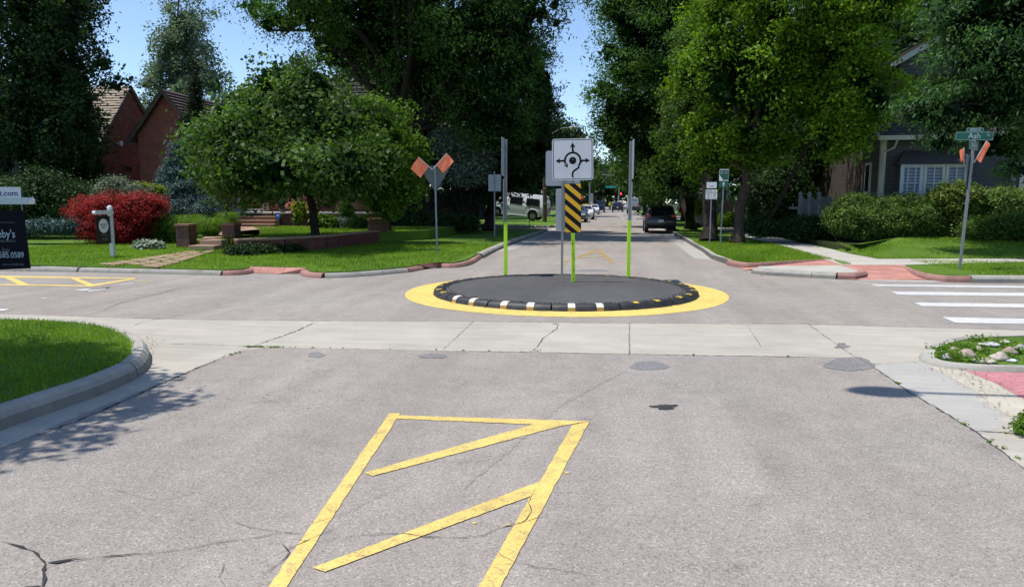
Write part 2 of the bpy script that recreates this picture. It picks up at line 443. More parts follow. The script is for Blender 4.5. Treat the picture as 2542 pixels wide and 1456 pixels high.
def foliage(name, lobes, n, size, mat, parent=None, k=24, clump=.28, shell=(.55, 1.03), aspect=.55, droop=.3, up=.6, inner=.12, origin=(0, 0, 0), ground=None, bright=0., puff=0., dens=1.25, gap=-.18):
    if puff:
        C, D, tc = puff_pts(lobes, int(n*.62), puff, shell, dens)
        C2, D2, t2, _ = crown_pts(lobes, int(n*.38), k, puff*.55, (shell[0], .97))
        C = np.concatenate([C, C2]); D = np.concatenate([D, D2]); tc = np.concatenate([tc, t2])
        f_ = np.zeros(len(C)); ph = rs.rand(12, 4)*6.28
        for i_ in range(12):
            kv = rs.normal(size=3); kv /= np.linalg.norm(kv); kv *= (2*PI/(puff*(2.0 if i_ % 2 else 4.2)))
            f_ += np.sin(C @ kv+ph[i_, 0])*(.8 if i_ % 2 else 1.)
        f_ /= 12**.5
        keep = (f_+.35*rs.normal(size=len(C))) > gap
        C = C[keep]; D = D[keep]; tc = np.clip(tc[keep]*.75+.22*f_[keep], 0, 1)
    else: C, D, tc, r = crown_pts(lobes, n, k, clump, shell)
    m = len(C)
    N = rs.normal(size=(m, 3))*(.75 if puff else .75)+D*(.7 if puff else .45); N[:, 2] += up*(.5 if puff else 1); N /= np.linalg.norm(N, axis=1)[:, None]
    s = size*(.5+.95*rs.rand(m))
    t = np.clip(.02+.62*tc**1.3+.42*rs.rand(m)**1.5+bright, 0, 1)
    V = leaf_quads(C, N, s, aspect, droop); T = t
    if inner:  # oversized darkest leaves added inside the crown to block light and darken it
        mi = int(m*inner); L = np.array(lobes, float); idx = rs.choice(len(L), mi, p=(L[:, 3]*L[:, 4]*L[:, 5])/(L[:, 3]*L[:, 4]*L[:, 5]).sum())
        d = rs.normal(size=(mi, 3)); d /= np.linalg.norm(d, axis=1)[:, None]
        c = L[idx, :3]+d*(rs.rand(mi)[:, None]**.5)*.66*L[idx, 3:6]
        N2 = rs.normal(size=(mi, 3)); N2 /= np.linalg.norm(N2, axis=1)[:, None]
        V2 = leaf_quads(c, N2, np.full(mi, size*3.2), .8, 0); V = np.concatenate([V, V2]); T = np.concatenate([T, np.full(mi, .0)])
    V = V-np.array(origin)
    if ground is not None:
        q = V.reshape(-1, 4, 3); keep = q[:, :, 2].min(1) > ground-origin[2]; V = q[keep].reshape(-1, 3); T = T[keep]
    return np_mesh(name, V, 4, mat, parent, T)

def lobe(px, py, rx, ry, Y, ryd=None):
    """crown lobe measured in the photo: centre, half width, half height, distance"""
    c = at(px, py, Y); m = mpp(px, Y)
    return (c.x, Y, c.z, rx*m, (ryd if ryd else rx*m), ry*m)

def limbs(mb, base, fork, lobes, r0, r1, seed, twigs=4, n=8):
    q = random.Random(seed); base = Vector(base); fork = Vector(fork)
    pts = []; rr = []
    for i in range(7):
        t = i/6; p = base.lerp(fork, t)+Vector((q.gauss(0, .04), q.gauss(0, .04), 0))*(1 if 0 < i < 6 else 0)*r0*4
        pts.append(p); rr.append(r0*(1-t)+r1*t+(r0*.45 if i == 0 else 0))
    mb.tube(pts, rr, 12)
    for L in lobes:
        c = Vector(L[:3]); d = c-fork; ln = d.length
        if ln < .2: continue
        pl = []; rl = []
        ra = r1*.62*min(1, .5+L[3]/4)
        for i in range(7):
            t = i/6; p = fork.lerp(c, t); p.z += math.sin(t*PI)*ln*.10
            p += Vector((q.gauss(0, .03), q.gauss(0, .03), q.gauss(0, .03)))*ln*(0 if i == 0 else 1)
            pl.append(p); rl.append(ra*(1-t)**.8+.018)
        mb.tube(pl, rl, 7)
        for k in range(twigs):
            a = pl[3+k % 4]; dd = Vector((q.gauss(0, 1), q.gauss(0, 1), q.gauss(.35, .7))).normalized()
            e = a+Vector((dd.x*L[3], dd.y*L[4], dd.z*L[5]))*(.55+.35*q.random())
            mid = a.lerp(e, .5)+Vector((0, 0, .12*ln*.3))
            mb.tube([a, mid, e], [rl[3+k % 4]*.6+.01, rl[3+k % 4]*.3+.008, .008], 5)

def tree(name, label, cat, base, fork, lobes, n, size, leafm, barkm, r0, r1, seed, group=None, **kw):
    base = Vector(base)
    t = thing(name, label, cat, base, group=group)
    mb = MB(); limbs(mb, base, fork, lobes, r0, r1, seed, twigs=kw.pop('twigs', 4))
    mb.v = [(v[0]-base.x, v[1]-base.y, v[2]-base.z) for v in mb.v]
    mb.build('trunk', barkm, t, smooth=True); kw.setdefault('puff', 4.0*size)
    foliage('crown', lobes, n, size, leafm, t, origin=tuple(base), **kw)
    return t

def blades(name, poly, z, n, h, mat, label, bounds=None, zfun=None, lean=.5, w=.012):
    """mown grass scattered over a polygon"""
    Pn = np.array(poly); mn = Pn.min(0); mx = Pn.max(0)
    if bounds: mn = np.maximum(mn, bounds[0]); mx = np.minimum(mx, bounds[1])
    pts = mn+(mx-mn)*rs.rand(n*3, 2)
    ins = np.zeros(len(pts), bool); j = len(Pn)-1
    for i in range(len(Pn)):
        xi, yi = Pn[i]; xj, yj = Pn[j]
        c = ((yi > pts[:, 1]) != (yj > pts[:, 1])) & (pts[:, 0] < (xj-xi)*(pts[:, 1]-yi)/(yj-yi+1e-12)+xi)
        ins ^= c; j = i
    pts = pts[ins][:n]; m = len(pts)
    zz = np.full(m, z) if zfun is None else zfun(pts)
    B = np.column_stack([pts, zz]); a = rs.rand(m)*2*PI
    hh = h*(.5+.8*rs.rand(m)); side = np.column_stack([np.cos(a), np.sin(a), np.zeros(m)])*(w*(.6+.8*rs.rand(m)))[:, None]
    tip = np.column_stack([rs.normal(size=m)*lean*hh, rs.normal(size=m)*lean*hh, hh])
    V = np.empty((m, 3, 3)); V[:, 0] = B-side; V[:, 1] = B+side; V[:, 2] = B+tip
    pn = np.sin(pts[:, 0]*1.7)*np.cos(pts[:, 1]*1.3)*.14+np.sin(pts[:, 0]*4.3+pts[:, 1]*2.1)*np.sin(pts[:, 1]*3.7)*.14+np.sin(pts[:, 0]*.6+pts[:, 1]*.5)*.12
    o = np_mesh(name, V.reshape(-1, 3), 3, mat, None, np.clip(.2+.6*rs.rand(m)+pn, 0, 1))
    tag(o, label, 'grass', kind='stuff'); return o
# ================================================================== MATERIAL SET
ASPH = M_asphalt('asphalt'); ASPH_NEW = M_asphalt('island_asphalt', .29, (1, .97, .95)); PATCH = M_asphalt('patch_asphalt', .68, (1, .96, .93))
CONC = M_concrete('concrete', (.445, .41, .345)); KERB = M_concrete('kerb_concrete', (.42, .40, .35), grime_and_shade=True); WALK = M_concrete('walk_concrete', (.48, .46, .40))
GUTTER = M_concrete('gutter_concrete', (.42, .40, .36))
YEL = M_paint('yellow_paint', (.78, .575, .17), .30); YELR = M_paint('yellow_ring_paint', (.80, .60, .16), .24)
YELF = M_paint('faded_yellow_paint', (.45, .30, .075), .55, 40)
WHT = M_paint('white_road_paint', (.66, .65, .63), .12); REDK = M_concrete('red_kerb_paint', (.43, .235, .195), grime_and_shade=True)
CRACK = M_plain('crack_tar', (.035, .031, .030), .9, .3); JOINT = M_plain('joint_dark', (.075, .07, .06), .95, .3, 20)
GRASS = M_grass('lawn', (.085, .180, .016), (.130, .235, .024), (.24, .25, .07))
GRASS_D = M_grass('rough_ground', (.030, .055, .012), (.045, .06, .018), (.09, .075, .04))
BLADE = M_leaf('grass_blade', (.065, .16, .010), (.31, .44, .045), .42, .55, .2)
PAVER = M_brick('pink_paver', 'xy', (.48, .235, .19), (.42, .20, .16), (.27, .15, .12), 1., .62, .55)
TACT = M_brick('tactile_pink', 'xy', (.56, .24, .25), (.50, .21, .22), (.36, .16, .17), 1., .22, .05)
FLAG = M_concrete('flagstone', (.40, .27, .19)); FLAGD = M_concrete('red_sandstone', (.30, .15, .11))
BARK = M_bark('bark_grey_brown', (.075, .058, .045)); BARK_D = M_bark('bark_dark', (.035, .028, .024)); BARK_G = M_bark('bark_grey', (.12, .11, .10))
L_MAPLE = M_leaf('maple_leaf', (.009, .034, .010), (.15, .26, .05), .38)
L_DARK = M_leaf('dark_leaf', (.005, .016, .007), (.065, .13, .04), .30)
L_LOC = M_leaf('locust_leaf', (.008, .030, .008), (.13, .27, .05), .42)
L_LIME = M_leaf('lime_leaf', (.010, .048, .006), (.26, .43, .030), .50)
L_ASH = M_leaf('ash_leaf', (.007, .028, .012), (.14, .29, .09), .40)
L_POP = M_leaf('poplar_leaf', (.07, .11, .07), (.30, .37, .27), .35)
L_CONI = M_leaf('conifer_leaf', (.010, .026, .010), (.030, .062, .020), .1)
L_SPR = M_leaf('spruce_needle', (.035, .075, .075), (.19, .29, .28), .08)
L_RED = M_leaf('barberry_leaf', (.070, .006, .010), (.60, .05, .05), .35)
L_HEDGE = M_leaf('hedge_leaf', (.025, .065, .012), (.22, .33, .075), .28)
L_HEDGEL = M_leaf('pale_hedge_leaf', (.060, .105, .018), (.27, .33, .080), .25)
L_SIL = M_leaf('silver_leaf', (.15, .19, .14), (.42, .48, .38), .15)
L_FRESH = M_leaf('fresh_leaf', (.050, .120, .012), (.180, .300, .030), .4)
L_PALE = M_leaf('pale_shrub_leaf', (.10, .13, .09), (.36, .42, .33), .2)
L_YEL = M_leaf('yellow_green_leaf', (.14, .19, .02), (.42, .46, .07), .4)
PETAL = M_leaf('pink_petal', (.55, .10, .16), (.80, .55, .55), .3)
RUB = M_plain('black_rubber', (.030, .029, .029), .55, .6, 9, bump=.3); WHITE = M_plain('white_gloss', (.78, .78, .78), .35, .06)
TAPE = M_plain('white_tape', (.72, .69, .60), .5, .12, 25); TAPE_Y = M_plain('ochre_tape', (.42, .26, .06), .5, .2, 25); TAPE_B = M_plain('yellow_tape', (.75, .50, .04), .5, .25, 20)
GALV = M_plain('galvanised_steel', (.26, .275, .29), .5, .15, 30, metal=.25); DKM = M_plain('dull_dark_metal', (.10, .125, .135), .5, .12, 12, metal=.1); HOLE = M_plain('punched_hole', (.03, .03, .035), .8, .1)
ALU = M_plain('sign_back', (.36, .40, .43), .45, .08, 5, metal=.15); SIGNW = M_plain('sign_white', (.76, .75, .76), .4, .04, 3)
BLK = M_plain('sign_black', (.008, .008, .010), .6, .1, spec=.2); SIGNY = M_plain('sign_yellow', (.95, .50, .010), .5, .05)
LIME = M_plain('lime_sleeve', (.50, .86, .010), .5, .08, 8)
LIMED = M_plain('lime_scuffed', (.34, .60, .012), .6, .5, 18)
GRN = M_plain('sign_green', (.006, .10, .068), .45, .08); LET = M_plain('sign_letter', (.36, .44, .42), .5, .05)  # green and letters dimmed: the name blade's shade is in these colours
_o = NT('orange_flag_glow'); _o.base(_o.ramp(_o.noise(7, 3), [(.35, (.85, .12, .05)), (.6, (1., .36, .22))])); _o.rough(.5)
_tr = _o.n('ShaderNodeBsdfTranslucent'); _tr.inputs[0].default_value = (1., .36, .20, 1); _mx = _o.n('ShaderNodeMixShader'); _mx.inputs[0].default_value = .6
_o.l(_o.b.outputs[0], _mx.inputs[1]); _o.l(_tr.outputs[0], _mx.inputs[2]); _o.l(_mx.outputs[0], _o.t.nodes['Material Output'].inputs[0]); _o.b.inputs['Emission Color'].default_value = (1, .22, .10, 1); _o.b.inputs['Emission Strength'].default_value = .45; ORG = _o.m  # emission added so the poorly lit flag cloth looks bright
TYRE = M_plain('tyre_rubber', (.02, .02, .021), .8, .2); RIM = M_plain('rim', (.35, .36, .38), .3, .1, metal=.8)
GLASS = M_glass('window_glass'); CHR = M_plain('chrome', (.6, .6, .62), .2, .05, metal=.9)
LAMPR = M_plain('red_lens', (.55, .02, .03), .25, .1); LAMPW = M_plain('clear_lens', (.8, .82, .85), .15, .05)
WOODW = M_plain('white_painted_wood', (.60, .63, .64), .5, .08, 5); WOODG = M_plain('shaded_white_wood', (.26, .28, .29), .6, .25, 5)  # second white wood darkened: the gate's shade is put into its colour
def paint(name, c): return M_plain(name, c, .28, .05, 3, coat=.6)

# ================================================================== GROUND, ROADS
sheet('ground', [(-900, -300), (900, -300), (900, 1500), (-900, 1500)], -.03, GRASS_D)
mb = MB()
for a, b, c, d in ((-8, 8, -14, 24), (-5, 3.9, 24, 600), (-150, -8, 6, 17.5), (8, 150, 6, 17.5), (-60, -5, 41.2, 45.4), (-300, -5, 128, 143), (3.9, 300, 128, 143)):
    mb.poly([(a, c, 0), (b, c, 0), (b, d, 0), (a, d, 0)])
mb.build('road', ASPH)['kind'] = 'structure'

g1 = G(0, 779).y; g2 = G(2542, 820).y
pan = P([('w', -60, g1+.1), (0, 779), (400, 792), (790, 797), (1180, 798.5), (1560, 802), (2000, 805), (2542, 820), ('w', 60, g2+.3), ('w', 60, 6.2), ('w', 7, 6.2), ('w', 7, -13),
         ('w', 2.42, -13), (2542, 1163), (2420, 1070), (2260, 975), (2160, 905), (2110, 888), (2000, 886), (1560, 879), (1330, 874), (1130, 871.5), (880, 866), (660, 863), (600, 872),
         (450, 930), (250, 1010), (0, 1113), ('w', -4.0, -13), ('w', -9, -13), ('w', -9, 6.3), ('w', -60, 6.3)])
sheet('concrete_gutter_pan', pan, .002, CONC)
# darker, worn flow line of the gutter on the right
gz = sheet('gutter_apron', P([(2160, 905), (2295, 898), (2330, 915), (2400, 965), (2470, 1020), (2500, 1060), (2440, 1075), (2420, 1070), (2260, 975)]), .003, GUTTER)

mb = MB()
for pth, w in (([(1175, 798), (1150, 822), (1125, 845), (1100, 868)], .012), ([(1562, 802), (1562, 879)], .014), ([(1855, 806), (1875, 840), (1890, 862)], .007),
               ([(2008, 806), (2070, 850), (2110, 878), (2160, 905)], .012), ([(395, 788), (332, 808)], .012), ([(385, 852), (612, 860)], .013), ([(2160, 905), (2285, 897)], .008),
               ([(2400, 1068), (2542, 1078)], .022), ([(0, 779), (400, 792), (790, 797), (1180, 798.5), (1560, 802), (2000, 805), (2542, 820)], .016),
               ([(1130, 871.5), (1330, 874), (1560, 879), (2000, 886)], .012), ([(190, 1028), (350, 1018)], .010)):
    ribbon(mb, P(pth), w, .0042, .006, False)
mb.build('pavement_joint', JOINT)['kind'] = 'structure'
mb = MB()
for pth, w in (([(790, 797), (745, 818), (700, 835), (640, 855), (610, 868)], .022), ([(610, 868), (560, 885), (450, 930), (380, 962), (300, 998), (190, 1045), (0, 1115)], .024),
               ([(1388, 800), (1380, 818), (1350, 838), (1335, 860), (1320, 873)], .014), ([(2160, 905), (2260, 975), (2340, 1022), (2420, 1070), (2542, 1163)], .016),
               ([(0, 1345), (40, 1353), (80, 1368), (100, 1385), (115, 1402)], .016), ([(118, 1400), (105, 1425), (98, 1456), ('w', -2.6, 2.2)], .035), ([(112, 1400), (150, 1395), (200, 1385)], .03),
               ([(115, 1402), (250, 1383), (380, 1373), (470, 1362), (560, 1345), (640, 1335), (700, 1322), (740, 1325)], .009),
               ([(660, 1342), (700, 1352), (720, 1372), (690, 1400), (640, 1440)], .006),
               ([(570, 1290), (620, 1310), (700, 1322), (760, 1328)], .005), ([(560, 1400), (545, 1430), (560, 1456)], .004),
               ([(200, 1225), (280, 1215), (370, 1240), (430, 1238), (480, 1225), (550, 1215)], .0035),
               ([(740, 1345), (820, 1340), (900, 1328), (1000, 1325), (1060, 1333), (1150, 1336), (1200, 1330), (1240, 1310), (1300, 1298), (1320, 1270), (1312, 1250), (1325, 1225), (1330, 1210)], .008),
               ([(1300, 1298), (1330, 1287), (1360, 1280)], .006), ([(1235, 1370), (1245, 1380), (1275, 1395), (1350, 1412), (1450, 1425)], .006), ([(640, 1400), (720, 1362), (790, 1330), (830, 1310)], .006),
               ([(230, 780), (300, 752), (380, 733), (470, 708)], .016), ([(130, 745), (200, 728), (300, 712)], .008), ([(1960, 770), (2020, 762), (2090, 752)], .008),
               ([(2060, 1068), (2140, 1066), (2240, 1070), (2300, 1076)], .004), ([(1830, 650), (1860, 668), (1895, 686), (1950, 690), (2110, 692)], .02), ([(1000, 1210), (940, 1235), (890, 1260), (700, 1330)], .003)):
    ribbon(mb, P(pth), w, .0062, w*.22+.0012)
mb.build('road_crack', CRACK)['kind'] = 'structure'

# dark oval patches and a water stain
def blob(cx, cy_, rx, ry, z, mat, name, n=26, wob=.16):
    pts = []; ph = [rnd.random()*6 for _ in range(4)]
    for i in range(n):
        a = 2*PI*i/n; k = 1+wob*(math.sin(3*a+ph[0])*.5+math.sin(5*a+ph[1])*.3+math.sin(9*a+ph[2])*.2)
        g = G(cx+rx*k*math.cos(a), cy_+ry*k*math.sin(a), z); pts.append((g.x, g.y))
    return sheet(name, pts, z, mat)
for b_ in ((1074, 883, 36, 6), (1611, 907, 46, 11), (785, 880, 20, 7), (2110, 903, 62, 17), (1468, 671, 42, 2.2), (1735, 627, 26, 1.6)):
    blob(*b_, .0030 if b_[0] != 2110 else .0036, PATCH, 'asphalt_patch')
blob(2090, 858, 16, 7, .0036, PATCH, 'asphalt_patch', wob=.5)
blob(1650, 1009, 30, 6.5, .003, CRACK, 'pothole', 30, .45)
SKID = M_asphalt('skid_mark', .93)
mb = MB(); ribbon(mb, smooth_path(P([(1545, 925), (1400, 1000), (1290, 1090), (1150, 1215)])), .07, .0022, .003, True); mb.build('tyre_mark', SKID)['kind'] = 'structure'

# ================================================================== MARKINGS
def quad(mbx, pts, z=.0045):
    mbx.poly([(p[0], p[1], z) for p in P(pts)], True)
def marking(name, quads, mat, z=.0045):
    m_ = MB()
    for i, q in enumerate(quads): quad(m_, q, z+.0002*i)
    o = m_.build(name, mat); o['kind'] = 'structure'
    me = o.data
    for p_ in me.polygons:
        if p_.normal.z < 0: p_.flip()
    return o
def wavy(a, b, c, d, n=40, amp=.75):
    """quad a-b (one edge) c-d (other edge) with slightly ragged long edges"""
    L1 = [(a[0]+(b[0]-a[0])*i/n+rnd.gauss(0, amp), a[1]+(b[1]-a[1])*i/n+rnd.gauss(0, amp*.4)) for i in range(n+1)]
    L2 = [(c[0]+(d[0]-c[0])*i/n+rnd.gauss(0, amp), c[1]+(d[1]-c[1])*i/n+rnd.gauss(0, amp*.4)) for i in range(n+1)]
    return L1+L2
marking('yellow_road_marking', [wavy((966, 1026), (640, 1495), (687, 1495), (994, 1026)), wavy((975, 1031), (1463, 1046), (1395, 1057), (985, 1039.5)), wavy((1463, 1047), (1222, 1495), (1166, 1495), (1421, 1055)),
        wavy((1337, 1050), (904, 1174), (925, 1182), (1395, 1057)), wavy((1340, 1196), (776, 1410), (806, 1420), (1345, 1222))], YEL)
for q_ in ((1408, 1172, 6, 2), (1178, 1296, 6, 3), (1262, 1302, 7, 3), (1395, 1169, 4, 2)): blob(*q_, .0046, YEL, 'yellow_paint_spot', 12, .5)
marking('faded_yellow_marking', [[(1476, 621), (1396, 651), (1403, 652), (1483, 622)], [(1482, 620), (1517, 653), (1527, 653), (1490, 620)], [(1432, 640), (1508, 636), (1510, 637.2), (1428, 641.4)], [(1452, 632), (1500, 628.5), (1501, 629.5), (1449, 633)]], YELF)
marking('yellow_lane_marking', [[('w', -40, G(0, 687).y+.3), (336, 690), (330, 692), (0, 689.5), ('w', -40, G(0, 689).y+.2)], [('w', -40, G(0, 705).y), (0, 705), (214, 708.5), (336, 690), (336, 693), (228, 711.5), (0, 707.8), ('w', -40, G(0, 708).y)],
        [(8, 688), (30, 688), (72, 706), (45, 706)], [(172, 690), (192, 690), (240, 709), (216, 709)], [(336, 698), (379, 699), (379, 700), (336, 699)]], YEL)
marking('worn_white_marking', [[(182, 719.5), (226, 716.5), (217, 720.5), (203, 721.5)], [(221, 721), (269, 715), (274, 711.8), (262, 718), (219, 724)], [(293, 706.5), (333, 702), (325, 704.5), (300, 707)], [(96, 741), (122, 739.5), (112, 742)], [(-60, 766), (26, 767), (9, 772), (-60, 772)]], WHT)
cw = [((2121, 693.8), (2480, 700.6), (2465, 702), (2140, 696.5)), ((2160, 705.5), (2542, 710), (2542, 715), (2175, 710)), ((2211, 723.5), (2542, 727.3), (2542, 735.2), (2230, 732)), ((2269, 751), (2542, 754.4), (2542, 763.6), (2288, 760)), ((2339, 787.3), (2542, 791.4), (2542, 804.6), (2372, 801.5))]
qs = []
for i, (a, b, c, d) in enumerate(cw):
    A, B, C_, D_ = [G(*p) for p in (a, b, c, d)]
    if i: k = (A.x+3.4-B.x)/max(.1, (B.x-A.x)); B = B+(B-A)*k; C_ = C_+(C_-D_)*k
    qs.append([('w', A.x, A.y), ('w', B.x, B.y), ('w', C_.x, C_.y), ('w', D_.x, D_.y)])
marking('crosswalk_stripe', qs, WHT)
marking('far_crosswalk_stripe', [[(x, y), (x+w_, y), (x+w_-2, y+1.7), (x-2, y+1.7)] for x, y, w_ in ((1468, 537.2, 8), (1490, 537, 8), (1514, 536.8, 9), (1540, 536.4, 8), (1543, 542.2, 9), (1572, 542, 8), (1504, 515.5, 8), (1487, 515.6, 8))], WHT)

# ================================================================== TRAFFIC CIRCLE
CX, CY = -.9, 12.76; RR = 2.86; RI = 2.35
def circ(r, n=72, wob=0.): return [(CX+r*(1+wob*math.sin(7*2*PI*i/n))*math.cos(2*PI*i/n), CY+r*(1+wob*math.sin(5*2*PI*i/n+1))*math.sin(2*PI*i/n)) for i in range(n)]
sheet('yellow_ring_marking', circ(RR, 90, .004), .004, YELR)
isl = thing('traffic_island', 'round black asphalt island in mid crossing, edged by striped rubber kerbs', 'traffic island', (CX, CY, 0))
mb = MB()
prof = [(RI-.20, .02), (RI-.21, .07), (RI-.26, .092), (1.9, .098), (1.5, .104), (1.1, .100), (.8, .107), (.5, .104), (.25, .108), (.02, .108)]
mb.lathe([(r, z) for r, z in prof], n=72); mb.build('asphalt_dome', ASPH_NEW, isl, smooth=True)
# loose crumbs along the rim
mb = MB()
for i in range(420):
    a = rnd.random()*2*PI; r = RI-.25+rnd.gauss(0, .025); s_ = rnd.uniform(.006, .018)
    mb.box((r*math.cos(a), r*math.sin(a), .094), (s_, s_*1.2, s_*.9), rnd.random()*3, rnd.random())
mb.build('asphalt_crumbs', ASPH_NEW, isl)['kind'] = 'stuff'
nseg = 14
def kprof(w=.24, h=.105): return [(-w/2, 0), (-w/2+.012, h*.55), (-w*.30, h*.9), (-w*.12, h), (w*.12, h), (w*.30, h*.9), (w/2-.012, h*.55), (w/2, 0)]
for s_ in range(nseg):
    a0 = 2*PI*(s_+.5)/nseg-PI/2-.23; a1 = a0+2*PI/nseg-.012; mb = MB(); vs = []; n = 10; pr = kprof(); Rm = RI-.11
    for i in range(n+1):
        a = a0+(a1-a0)*i/n; sh = .90 if i in (0, n) else 1.
        for d, z in pr: vs.append(((Rm+d*sh)*math.cos(a), (Rm+d*sh)*math.sin(a), z*(.94 if i in (0, n) else 1)))
    k = len(pr); fs = [(i*k+q, i*k+q+1, (i+1)*k+q+1, (i+1)*k+q) for i in range(n) for q in range(k-1)]+[tuple(range(k)), tuple(n*k+q for q in range(k))]
    mb.add(vs, fs); seg = mb.build('rubber_kerb_segment', RUB, isl, smooth=True)
    am = (a0+a1)/2; front = math.sin(am) < -.55 and math.cos(am) < .32
    for fpos in (.28, .70):
        a = a0+(a1-a0)*fpos; dw = .052/Rm*(1 if front else .8); mt = MB(); mt2 = MB()
        zs = pr[3:7] if front else pr[4:6]
        vs = []
        outs = pr[2:7] if front else pr[3:6]
        for da in (-dw, dw):
            for d, z in outs: vs.append(((Rm+d+.0035)*math.cos(a+da), (Rm+d+.0035)*math.sin(a+da), z+.0035))
        kk = len(outs); mt.add(vs, [(q, q+1, kk+q+1, kk+q) for q in range(kk-1)])
        mt.build('reflective_tape', TAPE if front else TAPE_B, seg, smooth=True)
        if front:
            vs = []
            for da in (-dw, dw):
                for d, z in pr[6:8]: vs.append(((Rm+d+.0035)*math.cos(a+da), (Rm+d+.0035)*math.sin(a+da), z+.003))
            mt2.add(vs, [(0, 1, 3, 2)]); mt2.build('tape_foot', TAPE_Y, seg)

# ================================================================== LAWNS, KERBS, WALKS
ga = [(0, 792), (130, 795), (250, 808), (305, 828), (331, 850), (325, 880), (290, 905), (200, 940), (100, 972), (0, 1003)]
A_ = P(ga, .14); a0 = A_[0]; a1 = A_[-1]
lawnA = [(-60, a0[1]+.05)]+smooth_path(A_, 5)+[(a1[0]+.02, -13), (-60, -13)]
sheet('near_lawn', lawnA, .135, GRASS, thick=.16)
kerb('kerb', [(-60, a0[1]+.05)]+smooth_path(A_, 5)+[(a1[0]+.02, -13)], KERB, side=-1, w=.12, h=.14)
fa = lawnA
blades('mown_grass', fa, .132, 60000, .045, BLADE, 'short bright green lawn inside the near left kerb, half in tree shade', ((-10.5, 3.3), (-4.3, 9.6)), w=.0045)

gB = [('w', -70, 15.25), (-200, 655), (75, 656), (240, 661), (430, 665), (555, 668)]
redB = [(555, 668), (600, 666.5), (632, 659.5)]
redB2 = [(757, 664), (770, 671.5), (806, 674)]; gB2 = [(806, 674), (870, 672), (940, 667), (1005, 661.5)]
redB3 = [(1005, 661.5), (1040, 655.5)]; redB4 = [(1085, 650), (1125, 650.5), (1160, 643.5), (1185, 629.5)]
gB3 = [(1185, 629.5), (1210, 617.5), (1250, 601), (1335, 574)]
outB = P(gB, .13)+P(redB[1:]+redB2+gB2[1:]+redB3[1:]+redB4+gB3[1:], .13)+[(-4.05, 41), (-70, 41)]
sheet('far_left_lawn', outB, .13, GRASS, thick=.15)
for lst, m_ in ((gB, KERB), (redB, REDK), (redB2, REDK), (gB2, KERB), (redB3, REDK), (redB4, REDK)):
    kerb('kerb' if m_ is KERB else 'red_kerb', smooth_path(P(lst, .13), 4), m_, side=1, h=.10, w=.11)
kerb('kerb', P(gB3, .13)+[(-4.05, 41)], KERB, side=1, h=.14)
kerb('kerb', [(-4.05, 46.2), (-4.05, 127)], KERB, side=1, h=.14)
kerb('kerb', [(-60, 45.9), (-5.2, 45.9), (-4.3, 46.2)], KERB, side=1, h=.14)
sheet('alley_lawn', [(-60, 46), (-5, 46), (-4.1, 46.4), (-4.05, 127), (-60, 127)], .12, GRASS, thick=.14)
# road-side gutter strips (paler concrete)
sheet('gutter_strip', [(-3.9, 23), (-3.42, 24), (-3.42, 127), (-3.9, 127)], .005, GUTTER)
sheet('gutter_strip', P([(1765, 632), (1728, 607), (1705, 594)])+[(2.75, 60), (2.35, 60), (2.30, 26), (2.25, 21)]+P([(1830, 653), (1800, 645)]), .005, GUTTER)
def ramp(name, back, front, zb_, zf, mat):
    b = [Vector((*q, zb_)) for q in P(back, zb_)]; f = [Vector((*q, zf)) for q in P(front, zf)]; m_ = MB(); n = len(b)
    m_.add(b+f, [(i, i+1, n+i+1, n+i) for i in range(n-1)]); o = m_.build(name, mat); o['kind'] = 'structure'
    if o.data.polygons[0].normal.z < 0: o.data.flip_normals()
ramp('ramp_paving', [(622, 661.5), (690, 663), (764, 664.5)], [(588, 675.5), (690, 679), (808, 677.5)], .136, .008, PAVER)
ramp('ramp_paving', [(1036, 656.5), (1062, 653.5), (1090, 651.5)], [(1005, 668), (1075, 665), (1165, 652)], .136, .008, PAVER)

# north-east corner
neC = [(1700, 590), (1722, 603), (1745, 615), (1768, 632), (1812, 645)]
neR = [(1812, 645), (1835, 650), (1872, 652.5), (1950, 648.5), (2045, 643.7)]
seR = [(2242, 658), (2269, 668), (2300, 677), (2348, 683), (2403, 684)]
seG = [(2403, 684), (2542, 684.5), ('w', 60, G(2542, 684.5, .13).y+.2)]
ne = [(2.92, 127)]+P(neC+neR[1:]+[(2067, 645), (2089, 656.6), (2242, 656.6)]+seR[1:]+seG[1:], .13)+[(60, 127)]
sheet('far_right_lawn', ne, .13, GRASS, thick=.15)
kerb('kerb', [(2.92, 127)]+P(neC, .13), KERB, side=-1, h=.14)
kerb('red_kerb', smooth_path(P(neR, .13), 4), REDK, side=1, h=.138, w=.07)
kerb('red_kerb', smooth_path(P(seR, .13), 4), REDK, side=1, h=.125, w=.09); kerb('kerb', P(seG, .13), KERB, side=1, h=.14)
def strip(name, back, front, mat):
    b = [G(x, y, z) for x, y, z in back]; f = [G(x, y, z) for x, y, z in front]; m_ = MB(); n = len(b)
    m_.add(b+f, [(i, i+1, n+i+1, n+i) for i in range(n-1)]); o = m_.build(name, mat); o['kind'] = 'structure'
    if o.data.polygons[0].normal.z < 0: o.data.flip_normals()
strip('ramp_paving', [(1815, 650, .01), (1880, 654, .03), (1960, 650, .07), (2045, 645, .12), (2068, 644.8, .134)], [(1850, 671, .008), (1885, 664, .04), (1960, 661, .08), (2040, 659, .12), (2090, 657.5, .134)], PAVER)
strip('ramp_paving', [(2084, 657.2, .136), (2165, 656.8, .136), (2246, 657, .136), (2275, 668, .10)], [(2112, 694, .008), (2200, 694.5, .008), (2310, 694.5, .008), (2352, 693.5, .008)], PAVER)
nose = P([(1880, 664), (1884, 660.5), (1960, 659.6), (2084, 657.7), (2118, 668), (2130, 673), (2125, 676), (2079, 676), (1995, 671.7), (1910, 667.5)], .13)
sheet('concrete_nosing', nose, .13, WALK, thick=.125)
